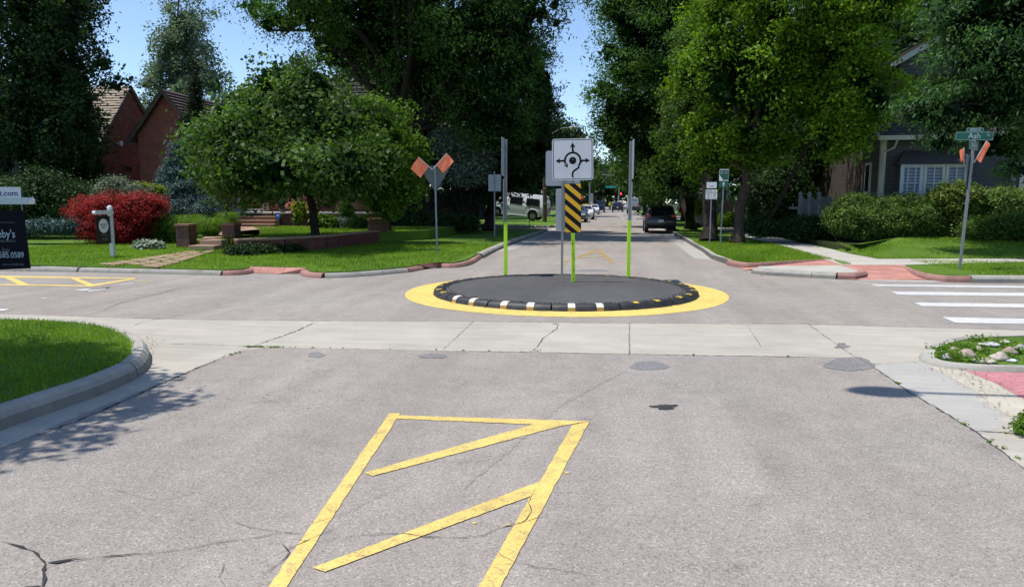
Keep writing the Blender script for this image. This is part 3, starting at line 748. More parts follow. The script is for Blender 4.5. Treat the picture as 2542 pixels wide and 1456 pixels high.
kerb('kerb', P([(1880, 664), (1910, 667.5), (1995, 671.7), (2079, 676)], .13), KERB, side=1, h=.13)
kerb('red_kerb', P([(2079, 676), (2110, 677), (2132, 674), (2134, 671)], .13), REDK, side=1, h=.132)
sw = P([(1976, 619.4), (2070, 619.4), (2110, 628), (2178, 641.6), (2542, 640.8)], .138)
swr = P([(2542, 649.5), (2241, 656.8), (2089, 656.8), (2040, 640), (2010, 630)], .138)
x1 = sw[0][0]; x2 = sw[1][0]
sheet('sidewalk', [(x1, 127), (x1, sw[0][1])]+swr[::-1]+[(60, swr[0][1]+.2), (60, sw[4][1]+.4)]+sw[1:][::-1]+[(x2, 127)], .138, WALK, thick=.03)
mb = MB()
for y_ in np.arange(sw[1][1], 60, 1.5): ribbon(mb, [(x1, y_), (x2, y_)], .012, .1405)
for x_ in np.arange(9, 30, 1.5): ribbon(mb, [(x_, G(2400, 650, .138).y-.3), (x_, G(2400, 641, .138).y+.3)], .012, .1405)
mb.build('pavement_joint', JOINT)['kind'] = 'structure'
# raised lawn in front of the grey house
l0 = P([(2077, 621), (2110, 629), (2180, 641.4)], .145); y3 = G(2542, 640.8, .145)
b0 = P([(2137, 603.6), (2230, 594), (2332, 588), (2542, 590)], .45)
mb = MB(); rows = 8; front = [Vector((*l0[0], .145)), Vector((*l0[1], .145)), Vector((*l0[2], .145)), Vector((y3.x, y3.y, .145)), Vector((30, y3.y+.3, .145))]
back = [Vector((*b0[0], .42)), Vector((*b0[1], .5)), Vector((*b0[2], .5)), Vector((*b0[3], .5)), Vector((30, b0[3][1], .5))]
vs = []
for r in range(rows+1):
    t = r/rows
    for a, b in zip(front, back):
        p = a.lerp(b, t); p.z = a.z+(b.z-a.z)*math.sin(t*PI/2)+.004; vs.append(p)
fs = [(r*5+i, r*5+i+1, (r+1)*5+i+1, (r+1)*5+i) for r in range(rows) for i in range(4)]
mb.add(vs, fs); mb.build('raised_lawn', GRASS, smooth=True)['kind'] = 'structure'
sheet('planting_bed', [(b0[0][0]-.2, b0[0][1]+.6), (30, b0[3][1]-.1), (30, 60), (x2+.1, 60), (x2+.1, b0[0][1]+1.5)], .30, GRASS_D, thick=.3)

# grass on the other lawns
blades('mown_grass', outB, .128, 70000, .06, BLADE, 'sunlit lawn strip in front of the brick houses', ((-19, 14.6), (-4.1, 25)), w=.008)
blades('mown_grass', ne, .128, 26000, .06, BLADE, 'small lawn wedge beside the far right kerb and sidewalk', ((2.9, 16), (x1, 28)), w=.008)
blades('mown_grass', ne, .128, 12000, .05, BLADE, 'narrow lawn strip around the street name sign post', ((G(2242, 656).x, 14), (13, G(2542, 649.5, .13).y)), w=.007)
def zr(p): 
    t = np.clip((p[:, 1]-y3.y)/(b0[2][1]-y3.y), 0, 1); return .145+.355*np.sin(t*PI/2)
blades('mown_grass', [(a.x, a.y) for a in front]+[(a.x, a.y) for a in back[::-1]], .2, 34000, .06, BLADE, 'gently raised lawn below the grey house hedges', ((6, 15), (16, 30)), zfun=zr, w=.008)

# ---- terrace in front of the brick house
TZ = .50
tw = [(x, y) for x, y in P([(592, 604)], TZ)]
tx0 = G(592, 600, TZ); tx1 = G(930, 577, TZ)
terr = [(tx0.x, tx0.y), (G(700, 596, TZ).x, G(700, 596, TZ).y), (G(800, 590, TZ).x, G(800, 590, TZ).y), (tx1.x, tx1.y), (-7.5, 28), (-7.5, 34), (-17.5, 34), (-16.4, 30.5), (-13.2, 25.5), (-11.6, 21.8)]
terr_s = sheet('terrace_lawn', terr, TZ, GRASS, thick=.5)
blades('mown_grass', terr, TZ-.002, 26000, .06, BLADE, 'terrace lawn behind the low brick wall, below the porch', ((-18, 20), (-8, 31.5)), w=.009)
sheet('terrace_lawn', [(-40, 31.0), (-19.2, 31), (-19.2, 34), (-40, 34)], .42, GRASS_D, thick=.4)
# ================================================================== SIGN KIT
def sq_post(h, parent, w=.05, z0=-.1, holes=True, name='post', mat=None):
    mb = MB(); mb.box((0, 0, (h+z0)/2), (w, w, h-z0))
    if holes:
        mb.cur = 1
        z = .05
        while z < h-.02:
            r = .0065; n = 6
            for s_ in (-1, 1):
                mb.poly([(r*math.cos(2*PI*k/n), s_*(w/2+.0012), z+r*math.sin(2*PI*k/n)) for k in range(n)])
                mb.poly([(s_*(w/2+.0012), r*math.cos(2*PI*k/n), z+r*math.sin(2*PI*k/n)) for k in range(n)])
            z += .0254*1.5
    return mb.build(name, [mat or GALV, HOLE], parent)
def rrect(w, h, r, n=5, cx=0, cz=0):
    pts = []
    for sx_, sz, a0 in ((1, 1, 0), (-1, 1, PI/2), (-1, -1, PI), (1, -1, 3*PI/2)):
        for k in range(n+1):
            a = a0+PI/2*k/n; pts.append((cx+sx_*(w/2-r)+r*math.cos(a), cz+sz*(h/2-r)+r*math.sin(a)))
    return pts
def plate(name, pts, y0, th, matf, matb, parent):
    """flat panel in the xz plane; front looks along -y, back side metal"""
    mb = MB(); mb.extrude([(x, y0+th, z) for x, z in pts], (0, -th, 0))
    o = mb.build(name, [matb, matf], parent)
    me = o.data
    for p_ in me.polygons:
        if p_.normal.y < -.9: p_.material_index = 1
    return o
def line2(pts, w):
    p = [Vector(q) for q in pts]; L = []; R_ = []
    for i in range(len(p)):
        t = (p[min(i+1, len(p)-1)]-p[max(i-1, 0)]).normalized(); n = Vector((-t.y, t.x))
        L.append(p[i]+n*w/2); R_.append(p[i]-n*w/2)
    return L, R_
def strokes2d(mb, pts, w, y):
    L, R_ = line2(pts, w)
    for i in range(len(L)-1): mb.poly([(L[i].x, y, L[i].y), (L[i+1].x, y, L[i+1].y), (R_[i+1].x, y, R_[i+1].y), (R_[i].x, y, R_[i].y)])
def arrow2d(mb, base, d, w, l, y):
    b = Vector(base); d = Vector(d).normalized(); n = Vector((-d.y, d.x))
    q = [b-d*l*.22+n*w/2, b, b-d*l*.22-n*w/2, b+d*l]; q = [b-d*l*.12+n*w/2, b+d*l, b-d*l*.12-n*w/2, b+d*l*.08]
    mb.poly([(v.x, y, v.y) for v in q])
def roundabout_plate(parent, zc, y0=-.034, S=.762):
    pl = plate('circle_sign', rrect(S, S, .05, cz=zc), y0, .004, SIGNW, ALU, parent)
    y = y0-.0022; m1 = MB()
    o_ = rrect(S*.955, S*.955, .038, cz=zc); i_ = rrect(S*.925, S*.925, .03, cz=zc); n = len(o_)
    for k in range(n):
        j = (k+1) % n; m1.poly([(o_[k][0], y, o_[k][1]), (o_[j][0], y, o_[j][1]), (i_[j][0], y, i_[j][1]), (i_[k][0], y, i_[k][1])])
    m1.build('border', BLK, pl)
    m = MB(); c = Vector((0, zc-.02)); r = .19*S; w = .047*S
    def pt(a, rr=r): return (c.x+rr*math.cos(math.radians(a)), c.y+rr*math.sin(math.radians(a)))
    arc = [pt(a) for a in range(-42, 206, 6)]
    tail = [(c.x-.004, c.y-.40*S), (c.x-.004, c.y-.31*S), (c.x+.006, c.y-.272*S), (c.x+.035, c.y-.235*S), (c.x+.075, c.y-.205*S), (c.x+.112, c.y-.172*S)]
    strokes2d(m, tail+[pt(-42)], w, y); strokes2d(m, arc, w, y-.0004)
    arrow2d(m, pt(208), (math.cos(math.radians(298)), math.sin(math.radians(298))), .115*S, .095*S, y-.0008)
    strokes2d(m, [(c.x+.012, c.y+.19*S), (c.x+.002, c.y+.25*S), (c.x, c.y+.34*S)], w, y-.0012); arrow2d(m, (c.x, c.y+.33*S), (0, 1), .13*S, .10*S, y-.0016)
    strokes2d(m, [(c.x-.19*S, c.y+.01), (c.x-.235*S, c.y-.003), (c.x-.33*S, c.y-.003)], w, y-.002); arrow2d(m, (c.x-.32*S, c.y-.003), (-1, 0), .13*S, .10*S, y-.0024)
    strokes2d(m, [(c.x+.20*S, c.y-.03), (c.x+.235*S, c.y-.003), (c.x+.33*S, c.y-.003)], w, y-.0028); arrow2d(m, (c.x+.32*S, c.y-.003), (1, 0), .13*S, .10*S, y-.0032)
    m.poly([(c.x+.089*S*math.cos(2*PI*k/28), y, c.y+.089*S*math.sin(2*PI*k/28)) for k in range(28)])
    m.build('roundabout_symbol', BLK, pl)
    return pl
def clip_poly(poly, w, h):
    for ax, lim, sg in ((0, w/2, 1), (0, -w/2, -1), (1, h/2, 1), (1, -h/2, -1)):
        out = []
        for i in range(len(poly)):
            a, b = poly[i-1], poly[i]; ia = (a[ax]-lim)*sg <= 0; ib = (b[ax]-lim)*sg <= 0
            if ia != ib:
                t = (lim-a[ax])/(b[ax]-a[ax]); out.append((a[0]+(b[0]-a[0])*t, a[1]+(b[1]-a[1])*t))
            if ib: out.append(b)
        poly = out
        if not poly: return []
    return poly
def marker_plate(parent, zc, y0=-.034, w=.305, h=.914):
    pl = plate('object_marker', rrect(w, h, .03, cz=zc), y0, .004, BLK, ALU, parent)
    m = MB(); y = y0-.0025; per = .215
    for k in range(-3, 5):
        z = k*per+.06; q = clip_poly([(-w, z+w*.86), (w, z-w*.86), (w, z-w*.86+.108), (-w, z+w*.86+.108)], w-.008, h-.012)
        if q: m.poly([(a, y, b+zc) for a, b in q])
    m.build('marker_stripes', SIGNY, pl)
    for zz in (-.36, .36): MB().cyl((0, y-.003, zc+zz), .011, .006, 8, 'y').build('bolt', GALV, pl)
    return pl
def circle_sign_post(name, label, px, py, h, rz, tilt, sleeve, group, dark=False, loc=None, zb=.10):
    g = G(px, py, zb) if loc is None else Vector(loc); h = at(px, h, g.y).z-zb if h > 10 else h
    t = thing(name, label, 'road sign', (g.x, g.y, zb), group=group, rot=(tilt[1], tilt[0], rz))
    sq_post(h, t)
    roundabout_plate(t, h-.37); marker_plate(t, h-.37-.381-.06-.457)
    if sleeve:
        mb = MB(); mb.box((0, 0, sleeve/2+.01), (.068, .068, sleeve)); s_ = mb.build('reflective_sleeve', LIME, t, bevel=.006)
        for k in range(6):
            z = .04+sleeve*.9*rnd.random(); MB().box((rnd.uniform(-.02, .02), -.0352, z), (.012+.02*rnd.random(), .0016, .03+.1*rnd.random())).build('scuff_mark', LIMED, s_)
    for zz in (h-.04, h-.37, h-.70): MB().cyl((0, -.042, zz), .010, .014, 8, 'y').build('bolt', GALV, t)
    return t
GS = 'roundabout signs with striped markers standing on the traffic island'
circle_sign_post('roundabout_sign', 'roundabout arrow sign facing the camera above a yellow and black striped marker', 1423, 700, 346, math.radians(6), (math.radians(-.9), 0), .92, GS)
circle_sign_post('roundabout_sign', 'left edge-on sign on the island with lime lower post', 1255, 683, 345, -PI/2, (0, math.radians(-.0)), 1.10, GS).rotation_euler = (math.radians(0), math.radians(-1.7), -PI/2)
circle_sign_post('roundabout_sign', 'right edge-on sign on the island, thin dark marker edge beside lime post', 1559.5, 688, 350, PI/2+math.radians(4), (0, 0), 1.13, GS).rotation_euler = (0, math.radians(1.2), PI/2+math.radians(4))
circle_sign_post('roundabout_sign', 'sign turned away behind the front arrow sign, bare grey back, plain post', 1395, 671, 375, PI, (0, 0), 0, GS)

# ---- yield sign seen from behind, with flags
def flag(label, loc, ang, face, w=.40, h=.40, grp='orange crossing flags', stick=.5):
    """flag on a thin stick; ang = lean of the stick, cloth hangs to one side"""
    t = thing('crossing_flag', label, 'flag', loc, group=grp, rot=(0, 0, face))
    d = Vector((math.sin(ang), 0, math.cos(ang))); n = Vector((d.z, 0, -d.x))*(1 if ang > 0 else -1)
    mb = MB(); mb.tube([d*-stick, d*.02, d*(.03+h)], .008, 6); mb.build('stick', WOODW, t, smooth=True)
    vs = []; N = 8
    for i in range(N+1):
        for j in range(N+1):
            u = i/N; v = j/N; p = d*(.02+h*u)+n*(w*v)+Vector((0, 0, -.05*v*v)); p.y = .035*math.sin(v*5+u*3)*v; vs.append(p)
    mb = MB(); mb.add(vs, [(i*(N+1)+j, i*(N+1)+j+1, (i+1)*(N+1)+j+1, (i+1)*(N+1)+j) for i in range(N) for j in range(N)])
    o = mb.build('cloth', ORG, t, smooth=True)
    a = o.data.color_attributes.new('tint', 'FLOAT_COLOR', 'POINT')
    for i in range(len(vs)): c = .4+.5*math.sin(i*.37)**2; a.data[i].color = (c, c, c, 1)
    return t
g = G(1085, 627, .13)
yt = thing('yield_sign', 'back of a grey triangular yield sign on the lawn by the left kerb', 'road sign', (g.x, g.y, .13), rot=(0, math.radians(-.7), math.radians(14)))
zy = lambda y_: at(1083, y_, g.y).z-.13
sq_post(zy(411), yt, .05); m_ = mpp(1085, g.y); zt3 = zy(411)
plate('yield_panel', [(-.40, zt3), (.40, zt3), (.44, zt3-.05), (.03, zy(474)), (-.03, zy(474)), (-.44, zt3-.05)], .030, .004, DKM, DKM, yt)
for z_ in (zy(466), zy(420)): MB().cyl((0, 0, z_), .012, .09, 8, 'y').build('bolt', GALV, yt)
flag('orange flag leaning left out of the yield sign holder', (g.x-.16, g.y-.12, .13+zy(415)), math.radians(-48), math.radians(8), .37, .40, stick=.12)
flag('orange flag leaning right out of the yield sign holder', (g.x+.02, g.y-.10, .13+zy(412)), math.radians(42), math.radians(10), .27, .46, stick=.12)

# ---- street name sign on the right corner
g = G(2382, 668, .13)
st = thing('street_name_sign', 'tall perforated post with green Ash St name blades at the right corner', 'street sign', (g.x, g.y, .13), rot=(0, math.radians(1.6), math.radians(-8)))
zq = lambda y_: at(2405, y_, g.y).z-.13
sq_post(zq(350), st, .05)
mm = mpp(2400, g.y)
def blade(name, txt, sub, w, h, zc, rz, y0, parent, tx=0, sz=.14, subx=0):
    e = MB(); pts = rrect(w, h, .025, cz=zc); e.extrude([(x, .004, z) for x, z in pts], (0, -.008, 0)); o = e.build(name, GRN, parent); o.rotation_euler = (0, 0, rz); o.location = (0, y0, 0)
    b_ = MB(); o_ = rrect(w-.012, h-.012, .022, cz=zc); i_ = rrect(w-.026, h-.026, .015, cz=zc); n = len(o_)
    for sgn in (-1, 1):
        for k in range(n):
            j = (k+1) % n; b_.poly([(o_[k][0], sgn*.0052, o_[k][1]), (o_[j][0], sgn*.0052, o_[j][1]), (i_[j][0], sgn*.0052, i_[j][1]), (i_[k][0], sgn*.0052, i_[k][1])])
    b_.build('border', LET, o)
    text(txt, sz, LET, o, (tx, -.0062, zc), bold=.002)
    if sub: text(sub, sz*.5, LET, o, (subx, -.0062, zc+.02))
    return o
blade('name_blade', 'Ash', 'St', 82*mm, 20.5*mm, zq(338), 0, 0, st, .0, 18*mm, 30*mm)
blade('block_number_plate', '4200 E', None, 38*mm, 10*mm, zq(322.5), 0, 0, st, 0, 8*mm)
blade('cross_name_blade', '12th Av', None, .60, 21*mm, zq(361), math.radians(58), -.02, st, 0, 15*mm)
mb = MB(); mb.box((0, 0, zq(349)), (.06, .06, .04)); mb.build('bracket', GALV, st)
zt2 = zq(385); yp = plate('yield_panel', [(-.38, zt2), (.38, zt2), (.40, zt2-.04), (.03, zq(468)), (-.03, zq(468)), (-.40, zt2-.04)], .034, .004, DKM, DKM, st); yp.rotation_euler = (0, 0, math.radians(62))
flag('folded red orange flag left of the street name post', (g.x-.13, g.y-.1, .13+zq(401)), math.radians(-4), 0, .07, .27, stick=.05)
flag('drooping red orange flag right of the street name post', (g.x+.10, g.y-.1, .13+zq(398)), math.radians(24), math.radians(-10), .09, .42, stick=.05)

# ---- bike route sign and parking signs
g = G(1788, 608, .13)
bt = thing('bike_route_sign', 'green D12 bike route sign with white arrow on a thin post', 'road sign', (g.x, g.y, .13), rot=(0, math.radians(.9), math.radians(-6)))
s_ = mpp(1795, g.y)
kz = (at(1795, 420, g.y).z-.13)/3.01; bt.scale = (kz, kz, kz)
sq_post(2.95, bt, .05)
plate('route_panel', rrect(.36, .46, .03, cz=2.78), -.032, .004, SIGNW, ALU, bt)
o = plate('route_shield', [(-.17, 2.98), (.17, 2.98), (.17, 2.60), (-.02, 2.58), (-.16, 2.78)], -.037, .002, GRN, GRN, bt); text('D 12', .13, LET, o, (.0, -.0395, 2.87), bold=.002)
o = plate('arrow_panel', rrect(.37, .26, .03, cz=2.42), -.032, .004, GRN, ALU, bt)
mb = MB(); arrow2d(mb, (0, 2.44), (0, 1), .11, .07, -.0345); mb.poly([(-.02, -.0345, 2.34), (.02, -.0345, 2.34), (.02, -.0345, 2.44), (-.02, -.0345, 2.44)]); mb.build('arrow', SIGNW, o)
g = G(1757, 606, .13)
pt_ = thing('parking_sign', 'stack of small parking plates, green and red lettered, against the dark trunk', 'road sign', (g.x, g.y-.5, .13), rot=(0, 0, math.radians(-5)))
kz = (at(1757, 452, g.y-.5).z-.13)/2.73; pt_.scale = (kz, kz, kz)
sq_post(2.7, pt_, .045, holes=False)
RED = M_plain('sign_red', (.45, .04, .06), .4, .1)
for dx, tx_, mt in ((-.125, ('2 HOUR', 'PARKING', '8AM', '5PM'), GRN), (.125, ('NO', 'PARKING', '8AM', '5PM'), RED)):
    o = plate('parking_plate', rrect(.235, .42, .02, cx=dx, cz=2.20), -.032, .004, SIGNW, ALU, pt_)
    for k, s2 in enumerate(tx_): text(s2, .052, mt if k < 2 else BLK, o, (dx, -.0335, 2.36-.075*k), bold=.001)
    b_ = MB(); b_.box((dx, -.0345, 2.04), (.17, .002, .022)); b_.build('arrow_bar', mt, o)
o = plate('parking_plate', rrect(.42, .26, .02, cx=.0, cz=2.60), -.032, .004, SIGNW, ALU, pt_); text('PERMIT', .06, RED, o, (0, -.0335, 2.55))

# ================================================================== REALTOR SIGNS
NAVY = M_plain('navy_sign', (.004, .004, .010), .7, .1, spec=.15); INK = M_plain('ink_blue', (.03, .03, .22), .5, .1); PALE = M_plain('pale_letter', (.42, .50, .56), .5, .1); DIM = M_plain('dim_letter', (.12, .14, .17), .5, .1)
def px_on(pxy, Y): return at(pxy[0], pxy[1], Y)
Yr = 6.2
rt = thing('realtor_sign', 'big navy realtor sign hanging under a white arm, cut by the left edge', 'yard sign', (at(-190, 700, Yr).x, Yr, .14), rot=(0, 0, YAW))
ryaw = Matrix.Rotation(-YAW, 3, 'Z')
fwd_ = Vector((-sy, cy, 0)); Dr = Vector(rt.location).dot(fwd_)
def loc_r(px, py):
    r_ = Vector(ray(px, py)); p_ = r_*(Dr/r_.dot(fwd_))+Vector((0, 0, CZ)); return ryaw @ (p_-Vector(rt.location))
a_ = loc_r(0, 523); b_ = loc_r(68, 664); sc_ = (loc_r(60, 560)-loc_r(0, 560)).x/60
xr = (loc_r(68, 600)).x; zt = loc_r(0, 522).z; zb_ = loc_r(0, 668).z
pw = .62
o = plate('hanging_panel', [(xr-pw, zt), (loc_r(58, 523).x, zt), (loc_r(75, 664).x, zb_+.01), (xr-pw+.02, zb_-.02)], -.01, .02, NAVY, NAVY, rt)
def rtxt(s, px, py, size_px, mat, nm='lettering', sx=1., bold=0.):
    v = loc_r(px, py); return text(s, size_px*sc_, mat, o, (v.x, -.0125, v.z), align='RIGHT', bold=bold, sx=.80)
rtxt("Sotheby's", 40, 581, 28, PALE, bold=.0005); rtxt('INTERNATIONAL REALTY', 42, 598, 9, DIM); rtxt('n Joy', 26, 620, 19, DIM); rtxt('585.0589', 62, 633, 21, PALE)
rtxt('realty.com 303.893.3200', 62, 656, 7, DIM)
mb = MB(); v0 = loc_r(-120, 553); v1 = loc_r(38, 552); mb.box(((v0.x+v1.x)/2, -.0115, v1.z), (v1.x-v0.x, .002, .004)); mb.build('rule_line', DIM, o)
zA0 = loc_r(0, 507).z; zA1 = loc_r(0, 490).z; xa = loc_r(80, 500).x
mb = MB(); mb.extrude([(-.28, .045, zA0), (xa-.02, .045, zA0), (xa, .045, zA0+.015), (xa, .045, zA1-.02), (xa-.02, .045, zA1), (-.28, .045, zA1)], (0, -.09, 0)); mb.build('arm', WOODW, rt)
mb = MB(); mb.box((0, 0, .75), (.09, .09, 1.7)); mb.lathe([(.064, 1.6), (.064, 1.63), (.03, 1.68), (.001, 1.70)], n=8); mb.build('post', WOODW, rt)
zR1 = loc_r(0, 464).z
o2 = plate('rider_panel', [(xr-pw, zA1), (loc_r(51, 480).x, zA1), (loc_r(51, 480).x, zR1-.008), (loc_r(49, 480).x, zR1), (xr-pw, zR1)], -.006, .012, SIGNW, SIGNW, rt)
v = loc_r(46, 480); text('host.com', 20*sc_, INK, o2, (v.x, -.0085, v.z), align='RIGHT', bold=.0004)
for x_ in (loc_r(55, 520).x, xr-pw+.05): MB().cyl((x_, 0, (zA0+zt)/2), .004, abs(zA0-zt)+.02, 6).build('hook', GALV, rt)

g = G(281, 637, .13); s_ = mpp(281, g.y)
r2 = thing('realtor_sign', 'small white post with a narrow black hanging sign and pale oval', 'yard sign', (g.x, g.y, .13), rot=(0, 0, math.radians(97)))
hP = 128*s_
mb = MB(); mb.box((0, 0, hP*.47), (.095, .095, hP*.94)); mb.build('post', WOODW, r2, bevel=.004)
mb = MB(); mb.lathe([(.07, hP*.93), (.075, hP*.95), (.06, hP*.98), (.001, hP)], n=10); mb.build('post_cap', WHITE, r2, smooth=True)
mb = MB(); mb.extrude([(-.72, .04, hP*.83), (-.75, .04, hP*.86), (-.72, .04, hP*.90), (.10, .04, hP*.90), (.10, .04, hP*.83)], (0, -.08, 0)); mb.build('arm', WOODW, r2)
o = plate('hanging_panel', [(-.66, hP*.80), (-.055, hP*.80), (-.055, hP*.27), (-.66, hP*.27)], -.01, .02, M_plain('brown_black', (.015, .013, .014), .35, .1), BLK, r2)
mb = MB(); mb.poly([(-.36+.22*math.cos(2*PI*k/28), -.013, hP*.61+hP*.135*math.sin(2*PI*k/28)) for k in range(28)]); e_ = mb.build('oval', SIGNW, o)
text('HOST', .12, BLK, e_, (-.36, -.0145, hP*.625)); text('REALTY', .05, BLK, e_, (-.36, -.0145, hP*.575))
for z_, w_ in ((.44, .30), (.38, .26), (.345, .26)):
    mb = MB(); mb.box((-.34, -.0115, hP*z_), (w_, .002, .02)); mb.build('text_rule', DIM, o)

# ================================================================== VEHICLES
def car(name, label, cat, px, py, rz, outline, hwf, paint_m, scale=1., glass_seg=(), side_win=(), wheels=(), rwheel=.33, extra=None, group=None, loc=None, W_=1.8):
    g = G(px, py, 0) if loc is None else Vector(loc)
    t = thing(name, label, cat, (g.x, g.y, g.z), rz, group=group); t.scale = (scale,)*3
    n = len(outline); mb = MB()
    L = [(-hwf(z), y, z) for y, z in outline]; R_ = [(hwf(z), y, z) for y, z in outline]
    mb.add(L+R_, [tuple(range(n)), tuple(range(n, 2*n))[::-1]]+[(i, (i+1) % n, n+(i+1) % n, n+i) for i in range(n)])
    mb.build('body', paint_m, t, smooth=True, bevel=.045, seg=2)
    for a, b, nm in glass_seg:
        p = Vector((0,)+outline[a]); q = Vector((0,)+outline[b]); d = (q-p); nn = Vector((0, d.z, -d.y)).normalized()
        if nn.z < 0: nn = -nn
        p0 = p+d*.10; q0 = p+d*.88; m2 = MB(); e = .006
        vs = [(-hwf(p0.z)+.09, p0.y, p0.z), (hwf(p0.z)-.09, p0.y, p0.z), (hwf(q0.z)-.07, q0.y, q0.z), (-hwf(q0.z)+.07, q0.y, q0.z)]
        m2.poly([Vector(v)+nn*e for v in vs]); m2.build(nm, GLASS, t)
    for poly in side_win:
        for s_ in (-1, 1):
            m2 = MB(); m2.poly([(s_*(hwf(z)+.007), y, z) for y, z in poly]); m2.build('side_window', GLASS, t)
    for y in wheels:
        for s_ in (-1, 1):
            w = MB(); xo = s_*(W_/2-.10); w.tube([(xo-.115, y, rwheel), (xo-.10, y, rwheel), (xo+.10, y, rwheel), (xo+.115, y, rwheel)], [rwheel*.93, rwheel, rwheel, rwheel*.93], 24)
            wo = w.build('wheel', TYRE, t, smooth=True)
            w = MB(); w.cyl((s_*(W_/2+.018), y, rwheel), rwheel*.62, .012, 16, 'x'); w.build('rim', RIM, wo)
            w = MB(); w.cyl((s_*(W_/2-.012), y, rwheel+.03), rwheel*1.18, .03, 24, 'x'); w.build('wheel_arch', BLK, t)
    if extra: extra(t)
    return t
def hw(W_, H, zb, tum): return lambda z: W_/2-(0 if z < zb else (z-zb)/(H-zb)*tum)-(.05 if z < .35 else 0)
SEDAN = [(0, .30), (-.04, .55), (.02, .92), (.55, 1.0), (1.2, 1.38), (2.0, 1.45), (2.6, 1.40), (3.35, .98), (4.25, .80), (4.52, .58), (4.5, .26)]
SUV = [(0, .34), (-.06, .62), (.02, 1.02), (.30, 1.52), (.55, 1.66), (1.7, 1.70), (2.75, 1.62), (3.40, 1.10), (4.25, .96), (4.55, .72), (4.55, .32)]
def rear_kit(hl, W_, z, y, bump=.48, plate_z=.75, lens=LAMPR):
    def f(t):
        for s_ in (-1, 1):
            m = MB(); m.box((s_*(W_/2-.18), y, z), (.30, .06, .17)); m.build('tail_light', lens, t, bevel=.015)
        m = MB(); m.box((0, y-.02, plate_z), (.32, .02, .16)); m.build('number_plate', SIGNW, t)
        m = MB(); m.box((0, y+.0, bump-.12), (W_-.25, .08, .14)); m.build('bumper', BLK, t, bevel=.02)
        for s_ in (-1, 1):
            m = MB(); m.box((s_*(W_/2+.07), 3.1, 1.08), (.18, .10, .13)); m.build('mirror', BLK, t, bevel=.02)
    return f
def front_kit(W_, z, y, grz=.55):
    def f(t):
        for s_ in (-1, 1):
            m = MB(); m.box((s_*(W_/2-.22), y-.08, z), (.34, .16, .13)); m.build('headlight', LAMPW, t, bevel=.02)
            m = MB(); m.box((s_*(W_/2+.07), 3.0, 1.02), (.18, .10, .13)); m.build('mirror', BLK, t, bevel=.02)
        m = MB(); m.box((0, y-.01, grz), (W_*.5, .05, .17)); m.build('grille', BLK, t)
        m = MB(); m.box((0, y, .34), (W_*.7, .05, .10)); m.build('bumper_intake', BLK, t)
    return f
# the parked dark SUV on the right
darkp = paint('black_paint', (.012, .012, .014))
suv_w = [[(.62, 1.12), (2.95, 1.14), (2.55, 1.52), (.85, 1.56)]]
g = G(1640, 579, 0)
def suvx(t):
    rear_kit(0, 1.86, 1.05, -.02)(t)
    m = MB(); m.box((-.80, .02, 1.06), (.14, .10, .26)); m.build('tail_light', LAMPW, t, bevel=.02)
    m = MB(); m.box((0, .28, 1.62), (1.3, .28, .03)); m.build('spoiler', BLK, t)
    m = MB(); m.tube([(-.5, 1.6, 1.70), (-.52, 1.5, 1.86)], .012, 5); m.build('aerial', BLK, t)
car('parked_suv', 'black hatchback SUV parked at the right kerb in tree shade', 'car', 0, 0, 0, SUV, hw(1.86, 1.7, 1.0, .22), darkp, .86, [(2, 3, 'rear_window'), (6, 7, 'windscreen')], suv_w, (.85, 3.65), .35, suvx, loc=(g.x, g.y, 0), W_=1.86)
sed_w = [[(.85, 1.0), (3.1, 1.0), (2.5, 1.34), (1.3, 1.33)]]
teal = paint('teal_paint', (.03, .07, .10)); whp = paint('white_paint', (.62, .63, .64)); grp_ = paint('grey_paint', (.45, .47, .46)); blp = paint('blue_paint', (.02, .045, .12))
def place(px, py): g_ = G(px, py, 0); return (g_.x, g_.y, 0)
GP = 'cars in the left lane down the street'
car('car', 'dark teal car half hidden behind the striped marker', 'car', 0, 0, PI, SEDAN, hw(1.78, 1.45, .92, .24), teal, .95, [(3, 4, 'rear_window'), (6, 7, 'windscreen')], sed_w, (.85, 3.6), .33, front_kit(1.78, .68, 4.5), GP, (G(1428, 552, 0).x, G(1428, 552, 0).y+4.4, 0), 1.78)
car('car', 'white sedan with yellow roof sign just right of the striped marker', 'car', 0, 0, PI, SEDAN, hw(1.78, 1.45, .92, .24), whp, .95, [(3, 4, 'rear_window'), (6, 7, 'windscreen')], sed_w, (.85, 3.6), .33,
    lambda t: (front_kit(1.78, .68, 4.5)(t), MB().box((0, 1.8, 1.50), (.6, .2, .12)).build('roof_sign', SIGNY, t)), GP, (G(1450, 545, 0).x, G(1450, 545, 0).y+4.4, 0), 1.78)
car('car', 'white sedan in front of the blue truck', 'car', 0, 0, PI, SEDAN, hw(1.78, 1.45, .92, .24), whp, .95, [(3, 4, 'rear_window'), (6, 7, 'windscreen')], sed_w, (.85, 3.6), .33, front_kit(1.78, .68, 4.5), GP, (G(1471, 532, 0).x, G(1471, 532, 0).y+4.4, 0), 1.78)
TRUCK = [(0, .45), (0, 1.05), (1.9, 1.05), (2.0, 1.75), (2.2, 1.88), (3.3, 1.88), (3.9, 1.25), (5.1, 1.15), (5.4, .95), (5.4, .42)]
car('pickup_truck', 'dark blue pickup truck facing the camera behind the white sedan', 'truck', 0, 0, PI, TRUCK, hw(1.95, 1.9, 1.1, .2), blp, 1., [(5, 6, 'windscreen')], [[(2.2, 1.28), (3.7, 1.28), (3.3, 1.75), (2.3, 1.75)]], (.95, 4.2), .40, front_kit(1.95, .85, 5.4, .8), None, (G(1486, 527, 0).x, G(1486, 527, 0).y+5.4, 0), 1.95)
